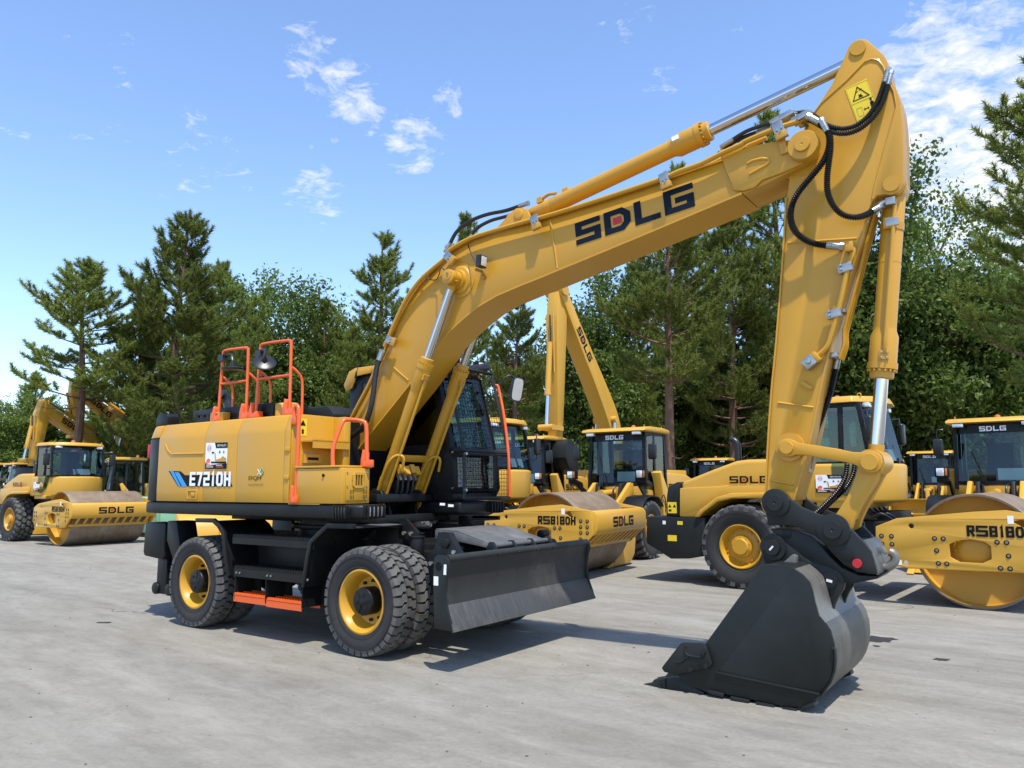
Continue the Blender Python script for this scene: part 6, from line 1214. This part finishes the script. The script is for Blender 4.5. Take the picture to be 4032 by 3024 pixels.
    # bucket curled in under the arm
    B = [(0, 0), (.25, -.12), (.30, -.5), (.05, -1.0), (-.45, -1.25), (-.95, -1.1), (-1.15, -.85), (-.9, -.55), (-.3, -.1)]
    ca, sa = math.cos(lay), math.sin(lay); B = [(aend.x+(x*ca-z*sa)*bscale, aend.y+(x*sa+z*ca)*bscale) for x, z in B]
    mb = MB(); mb.prism(B, -.6, -.57); mb.prism(B, .57, .6); sh_ = B[1:7]; cx = sum(p[0] for p in B)/9; cz = sum(p[1] for p in B)/9; si_ = [(cx+(x-cx)*.94, cz+(z-cz)*.94) for x, z in sh_]; mb.prism(sh_+si_[::-1], -.57, .57); bk_ = mb.obj('bucket', GRY, r, .01)
    for i in range(5): y = -.5+.25*i; MB().obox((B[6][0], y, B[6][1]), ((B[6][0]-B[5][0], 0, B[6][1]-B[5][1]), (0, 1, 0), (-(B[6][1]-B[5][1]), 0, B[6][0]-B[5][0])), (.14, .04, .04)).obj('bucket_tooth', GRY, bk_)
    return r
crawler('yellow crawler excavator with upright boom and straight hanging arm behind two loaders', (3.30, 25.0, 0), -2.25, 1.0, (.1, 1.9), (.42, 3.75), (3.1, 7.45), (3.25, 2.95), (3.05, 7.9), .62)
crawler('yellow crawler excavator with low boom and arm hanging beside the leaning pine trunk', vpos(226, 33), -1.98, .92, (.1, 1.9), (.75, 3.7), (3.2, 5.0), (3.5, 2.6), (3.25, 5.45), lay=.2)
crawler('yellow crawler excavator with high arched boom hidden among pine branches', vpos(262, 34), -2.25, .92, (.1, 1.9), (.15, 4.55), (2.3, 6.2), (1.95, 3.9), (2.45, 6.7), lay=-.4)
# ---------------------------------------------------------------- trees
import numpy as np
def leafmat(name, cols, trans=.35, rough=.55):
    m = bpy.data.materials.new(name); m.use_nodes = True; nt = m.node_tree; N = nt.nodes; L = nt.links; N.clear()
    o = N.new('ShaderNodeOutputMaterial'); g = N.new('ShaderNodeNewGeometry'); oi = N.new('ShaderNodeObjectInfo'); rp = N.new('ShaderNodeValToRGB')
    e = rp.color_ramp.elements; e[0].color = (*cols[0], 1); e[1].color = (*cols[-1], 1); e[0].position = 0; e[1].position = 1
    for i, c in enumerate(cols[1:-1]): k = e.new((i+1)/(len(cols)-1)); k.color = (*c, 1)
    L.new(g.outputs['Random Per Island'], rp.inputs[0])
    hs = N.new('ShaderNodeHueSaturation'); L.new(rp.outputs[0], hs.inputs['Color'])
    mr = N.new('ShaderNodeMapRange'); L.new(oi.outputs['Random'], mr.inputs['Value']); mr.inputs['To Min'].default_value = .75; mr.inputs['To Max'].default_value = 1.25; L.new(mr.outputs[0], hs.inputs['Value'])
    p = N.new('ShaderNodeBsdfPrincipled'); p.inputs['Roughness'].default_value = rough; p.inputs['Specular IOR Level'].default_value = .3; L.new(hs.outputs[0], p.inputs['Base Color'])
    t = N.new('ShaderNodeBsdfTranslucent'); L.new(hs.outputs[0], t.inputs[0]); mx = N.new('ShaderNodeMixShader'); mx.inputs[0].default_value = trans
    L.new(p.outputs[0], mx.inputs[1]); L.new(t.outputs[0], mx.inputs[2]); L.new(mx.outputs[0], o.inputs[0]); return m
NEED = leafmat('pine_needles', [(.105, .150, .028), (.165, .215, .040), (.23, .275, .054), (.31, .325, .075)], .48)
LEAF = leafmat('green_leaves', [(.055, .092, .016), (.10, .155, .027), (.15, .21, .040), (.22, .285, .058)], .5)
DEAD = leafmat('dry_needles', [(.10, .05, .025), (.16, .09, .04)], .2)
BARK = mat('pine_bark', (.13, .070, .042), .85, var=.5, vscale=7, bump=.6, bscale=25, streak=(1, 1, .25))
BARK2 = mat('grey_bark', (.075, .062, .05), .85, var=.4, vscale=7, bump=.6, bscale=25, streak=(1, 1, .25))
def tri_mesh(name, V, m, quads=False):
    n = len(V); k = 4 if quads else 3; me = bpy.data.meshes.new(name); me.vertices.add(n); me.vertices.foreach_set('co', V.astype(np.float32).ravel()); me.loops.add(n); me.loops.foreach_set('vertex_index', np.arange(n, dtype=np.int32)); me.polygons.add(n//k)
    me.polygons.foreach_set('loop_start', np.arange(0, n, k, dtype=np.int32)); me.polygons.foreach_set('loop_total', np.full(n//k, k, dtype=np.int32)); me.update(); me.validate(); me.materials.append(m); return me
def unit(a): return a/np.maximum(1e-9, np.linalg.norm(a, axis=-1, keepdims=True))
def pine(seed, H, cb, Rm, dens=1.0, lean=.0, open_=.0, dead=0):
    """-> trunk mesh, crown mesh; H height, cb crown base fraction, Rm crown radius"""
    rg = np.random.default_rng(seed); rnd = random.Random(seed); mb = MB(); tips = []
    ph = rnd.uniform(0, 6); ax = lambda z: Vector((lean*z+.12*math.sin(z*.5+ph)*min(1, z/3), .10*math.sin(z*.37+ph*2)*min(1, z/3), z))
    n = 14; mb.tube([ax(H*i/n) for i in range(n+1)], 1, 9)
    vs_ = mb.v; 
    for i in range(n+1):
        r = (.20*(1-i/n)**.8+.012)*H/13; c = ax(H*i/n)
        for j in range(9): p = Vector(vs_[i*9+j])-c; vs_[i*9+j] = tuple(c+p*r*(1+.1*math.sin(j*2.3+i)))
    z = H*cb*.5; cl = []
    def twig(pts, r0, n):
        o = len(mb.v); mb.tube(pts, 1, n)
        for i, c in enumerate(pts):
            r = r0*(1-i/len(pts))+.004
            for j in range(n): q = Vector(mb.v[o+i*n+j])-c; mb.v[o+i*n+j] = tuple(c+q*r)
    while z < H*.99:
        t = (z-H*cb)/(H*(1-cb)); bare = t < 0; t = max(0, t)
        nb = rnd.randint(3, 5) if not bare else rnd.randint(0, 2)
        prof_ = max(.05, (1-t)**.8*(.6+.4*min(1, t*4+.2)))
        for b in range(nb):
            if rnd.random() < open_: continue
            a = rnd.uniform(0, 2*PI); Lb = Rm*prof_*rnd.uniform(.42, 1.32)*(.5 if bare else 1)
            up = -.02+.9*t**1.6+rnd.uniform(-.12, .2)-(.2 if bare else 0); d = Vector((math.cos(a), math.sin(a), up)).normalized(); p = ax(z); pts = [p]; m = max(3, int(Lb/.3))
            for i in range(m):
                f = (i+1)/m; d = (d+Vector((rnd.uniform(-.2, .2), rnd.uniform(-.2, .2), rnd.uniform(-.10, .10)+.16*f))).normalized(); p = p+d*Lb/m; pts.append(p)
                if bare: continue
                if f > .28 or t > .75:
                    for q in range(2 if Lb > .8 else 1):
                        sg = 1 if (i+q) % 2 else -1; sd = Vector((-d.y, d.x, 0)).normalized()*sg; td = (d*rnd.uniform(.5, .9)+sd*rnd.uniform(.5, .9)+Vector((0, 0, rnd.uniform(-.05, .45)))).normalized(); tl = rnd.uniform(.36, .78)*min(1, .45+.35*Lb)*(1.25-.5*f)
                        e = p+td*tl+Vector((0, 0, .06)); k = max(2, int(tl/.15*dens))
                        for s_ in range(k): g = .35+.65*(s_+1)/k; cl.append((*(p.lerp(e, g)), *(td+Vector((0, 0, .25+.35*g))), rnd.uniform(.85, 1.2)))
                    if f > .5: cl.append((*p, *(d+Vector((0, 0, .3))), rnd.uniform(.9, 1.25)))
            if not bare: cl.append((*pts[-1], *(d+Vector((0, 0, .5))), 1.35)); cl.append((*(pts[-1]+d*.16), *(d+Vector((0, 0, .6))), 1.15))
            elif rnd.random() < .3: cl.append((*pts[-1], *d, 1.0))
            twig(pts, .010+.016*Lb*(1-t*.5), 4)
        z += rnd.uniform(.24, .44)*(1.2 if bare else 1)
    for q in range(4): cl.append((*ax(H*(1-.006*q)), 0, 0, 1, 1.2))
    cl = np.array(cl); C = cl[:, :3]; D = unit(cl[:, 3:6]); S = cl[:, 6]
    k = 40; m = len(C); tt = rg.uniform(0, 1, (m, k, 1)); base = C[:, None]+D[:, None]*(tt-.55)*.26*S[:, None, None]
    rd = unit(rg.normal(size=(m, k, 3))); dr = unit(rd+D[:, None]*.85); ln = (.12+.08*rg.random((m, k, 1)))*S[:, None, None]; sdv = unit(np.cross(dr, rg.normal(size=(m, k, 3))))*.0145
    V = np.stack([base-sdv, base+sdv, base+dr*ln+sdv*.3], axis=2).reshape(-1, 3)
    tr = mb.obj('trunk', BARK, None); tm = tr.data; bpy.data.objects.remove(tr)
    return tm, tri_mesh('crown', V, NEED)
def broad(seed, H, Rm, dens=1.0, trunk=.28, low=.15):
    rg = np.random.default_rng(seed); rnd = random.Random(seed); mb = MB(); ends = []
    def limb(p, d, L, r, lev):
        m = 5; pts = [p]; 
        for i in range(m):
            d = (d+Vector((rnd.uniform(-.2, .2), rnd.uniform(-.2, .2), rnd.uniform(-.05, .14)))).normalized(); p = p+d*L/m; pts.append(p)
            if lev < 3 and i >= 1:
                for q in range(2 if lev else 3):
                    a = rnd.uniform(0, 2*PI); u, w = mb.frame(d); nd = (d*rnd.uniform(.35, .8)+(u*math.cos(a)+w*math.sin(a))*rnd.uniform(.5, .95)).normalized(); limb(p, nd, L*rnd.uniform(.38, .62), r*.5, lev+1)
            if lev >= 2: ends.append((p, d))
        n = 7 if lev == 0 else 4; o = len(mb.v)
        if lev <= 2:
            mb.tube(pts, 1, n)
            for i, c in enumerate(pts):
                rr = r*(1-.8*i/m)+.004
                for j in range(n): q = Vector(mb.v[o+i*n+j])-c; mb.v[o+i*n+j] = tuple(c+q*rr)
    limb(Vector((0, 0, 0)), Vector((rnd.uniform(-.05, .05), rnd.uniform(-.05, .05), 1)), H*trunk*2, .022*H, 0)
    for i in range(6):
        a = 2*PI*i/6+rnd.uniform(-.4, .4); z = H*rnd.uniform(low, .45); limb(Vector((0, 0, z)), Vector((math.cos(a), math.sin(a), rnd.uniform(.3, 1.0))).normalized(), Rm*rnd.uniform(.8, 1.1), .010*H, 1)
    limb(Vector((0, 0, H*trunk*1.6)), Vector((0, 0, 1)), H*(1-trunk*1.6)*.95, .012*H, 1)
    C = np.array([e[0][:] for e in ends if noise.noise(e[0]*.85+Vector((seed, 0, 0))) > -.12 or rnd.random() < .25]); k = int(18*dens); m = len(C)
    P = C[:, None]+rg.normal(size=(m, k, 3))*np.array([.26, .26, .22])*(H/9)
    n_ = unit(rg.normal(size=(m, k, 3))+np.array([0, 0, .7])); u = unit(np.cross(n_, rg.normal(size=(m, k, 3)))); w = np.cross(n_, u); s = (.04+.06*rg.random((m, k, 1)))
    V = np.stack([P-u*s*1.25, P-w*s*.7+n_*s*.12, P+u*s*1.25, P+w*s*.7+n_*s*.12], axis=2).reshape(-1, 3)
    tr = mb.obj('trunk', BARK2, None); tm = tr.data; bpy.data.objects.remove(tr)
    zs = 9/np.percentile(V[:, 2], 99.7); V *= zs; tm.transform(Matrix.Scale(zs, 4)); return tm, tri_mesh('crown', V, LEAF, True)
pines = [pine(1, 13, .22, 3.5, 1.1), pine(2, 13, .30, 2.8, 1.0, .01, .1), pine(3, 13, .42, 3.1, 1., -.012, .1), pine(4, 13, .12, 3.9, 1.1), pine(5, 13, .30, 3.2, .9, .02, .2), pine(6, 13, .46, 3.4, 1.0, .012, .15)]
broads = [broad(11, 9, 2.6), broad(12, 9, 2.2, 1.0), broad(13, 9, 3.0, .9), broad(14, 9, 2.3, .85, .22, .08)]
nt_ = [0]
def tree(kind, i, vx, vtop, depth, label, group=None, wide=1.0, rot=None, cat='tree'):
    H0 = 13 if kind == 'pine' else 9; tm, cm = (pines if kind == 'pine' else broads)[i]; p = vpos(vx, depth)
    H = CAMH+(1049.6-vtop)/1662.9*depth; s = H/H0; nt_[0] += 1
    r = thing('pine_tree' if kind == 'pine' else 'broadleaf_tree', label, cat, (p.x, p.y, 0), rot if rot is not None else nt_[0]*2.399, group)
    r.scale = (s*wide, s*wide, s); link('trunk', tm, r); link('crown', cm, r); return r
GP = 'pines in the tree belt'; GB = 'broadleaf trees in the belt'
tree('pine', 5, 150, 560, 30, 'open pine with bare lower trunk rising behind the roller cab', GP, 1.32, 1.2)
tree('pine', 0, 372, 440, 30.5, 'tallest dense conical pine rising behind the excavator hood', GP, 1.12, .3)
tree('pine', 4, 818, 490, 41, 'open pine standing alone against the sky beside the boom', GP, 1.15, 2.2)
tree('pine', 2, 1452, 395, 29, 'tall pine with bare reddish trunk behind the roller hood', GP, 1.05, 4.0)
tree('pine', 4, 2318, 60, 24, 'tall pine reaching over the front facing loader cab', GP, 1.0, .4)
for vx, vt, d, i, w, lb_ in ((285, 640, 31.5, 3, .75, 'low bushy pine hiding an arched excavator boom'), (310, 600, 35, 3, .85, 'broad pine left of the tallest conical pine'), (455, 560, 43, 1, 1.0, 'narrow pine just right of the tallest conical pine'), (1005, 455, 47, 1, .8, 'pine whose tip shows above the curve of the boom'),
        (1118, 640, 33, 2, .95, 'pine with bare trunk behind the cab mirror'), (1590, 430, 38, 0, 1.0, 'dense pine between the bare red trunk and the hanging arm'), (1700, 222, 40, 1, .9, 'pine whose tip shows between arm cylinder and boom nose'), (1482, 340, 44, 1, .8, 'pine whose tip shows over the straight part of the boom'), (60, 800, 48, 0, 1.1, 'small far pine behind the low excavator arm'), (690, 650, 39, 3, .8, 'bushy pine behind the orange guard rails'), (530, 640, 38, 3, .75, 'bushy pine behind the rear camera of the hood'), (760, 700, 37, 0, .9, 'olive pine just left of the yellow cab roof corner'), (1380, 560, 40, 3, .8, 'bushy pine under the boom lettering'), (1765, 520, 40, 3, .9, 'pine filling the gap right of the hanging arm')):
    tree('pine', i, vx, vt, d, lb_, GP, w)
for vx, vt, d, i, w, lb_ in ((575, 612, 44, 0, 1.0, 'leafy tree above the rear camera of the excavator hood'), (640, 640, 41, 1, 1.1, 'leafy tree above the orange guard rails'), (705, 655, 45, 2, .9, 'round leafy tree next to the open pine beside the boom'), (765, 690, 48, 3, 1, 'leafy tree behind the yellow cab roof corner'), (1280, 598, 40, 1, .9, 'leafy tree with open top between the upright boom and the pines'), (1350, 640, 43, 3, 1.0, 'leafy tree right of the upright boom'), (1975, 375, 38, 1, .85, 'tallest leafy tree behind the bucket cylinder'), (2075, 430, 37, 0, .8, 'leafy tree beside the tallest leafy tree, above the far loader')):
    tree('broad', i, vx, vt, d, lb_, GB, w)
for vx, vt, d, i, w in ((900, 700, 47, 1, 1), (1200, 720, 46, 2, 1), (1870, 520, 44, 1, .8), (2170, 540, 43, 3, .8), (20, 850, 46, 2, 1), (110, 870, 52, 0, 1), (520, 760, 49, 3, 1), (1060, 780, 44, 0, 1), (1540, 640, 44, 2, 1), (1650, 680, 42, 3, 1), (2110, 640, 38, 2, .9), (1930, 640, 39, 3, .9)):
    tree('broad', i, vx, vt, d, 'leafy green tree filling the belt below the taller crowns', 'lower leafy trees of the belt', w)
for j in range(20):
    vx = -60+j*122; tree('broad', (j*3) % 4, vx+(j*37) % 40, 935-(j*53) % 60, 50+(j*29) % 7, 'low leafy shrub filling the foot of the tree belt', 'shrubs under the trees', 2.0, None, 'shrub')
for j in range(7):
    vx = 1130+j*165; tree('broad', (j*5) % 4, vx, 870-(j*67) % 130, 42+(j*17) % 8, 'bushy young broadleaf tree under the taller crowns', 'young trees in the shade', 1.4, None, 'tree')
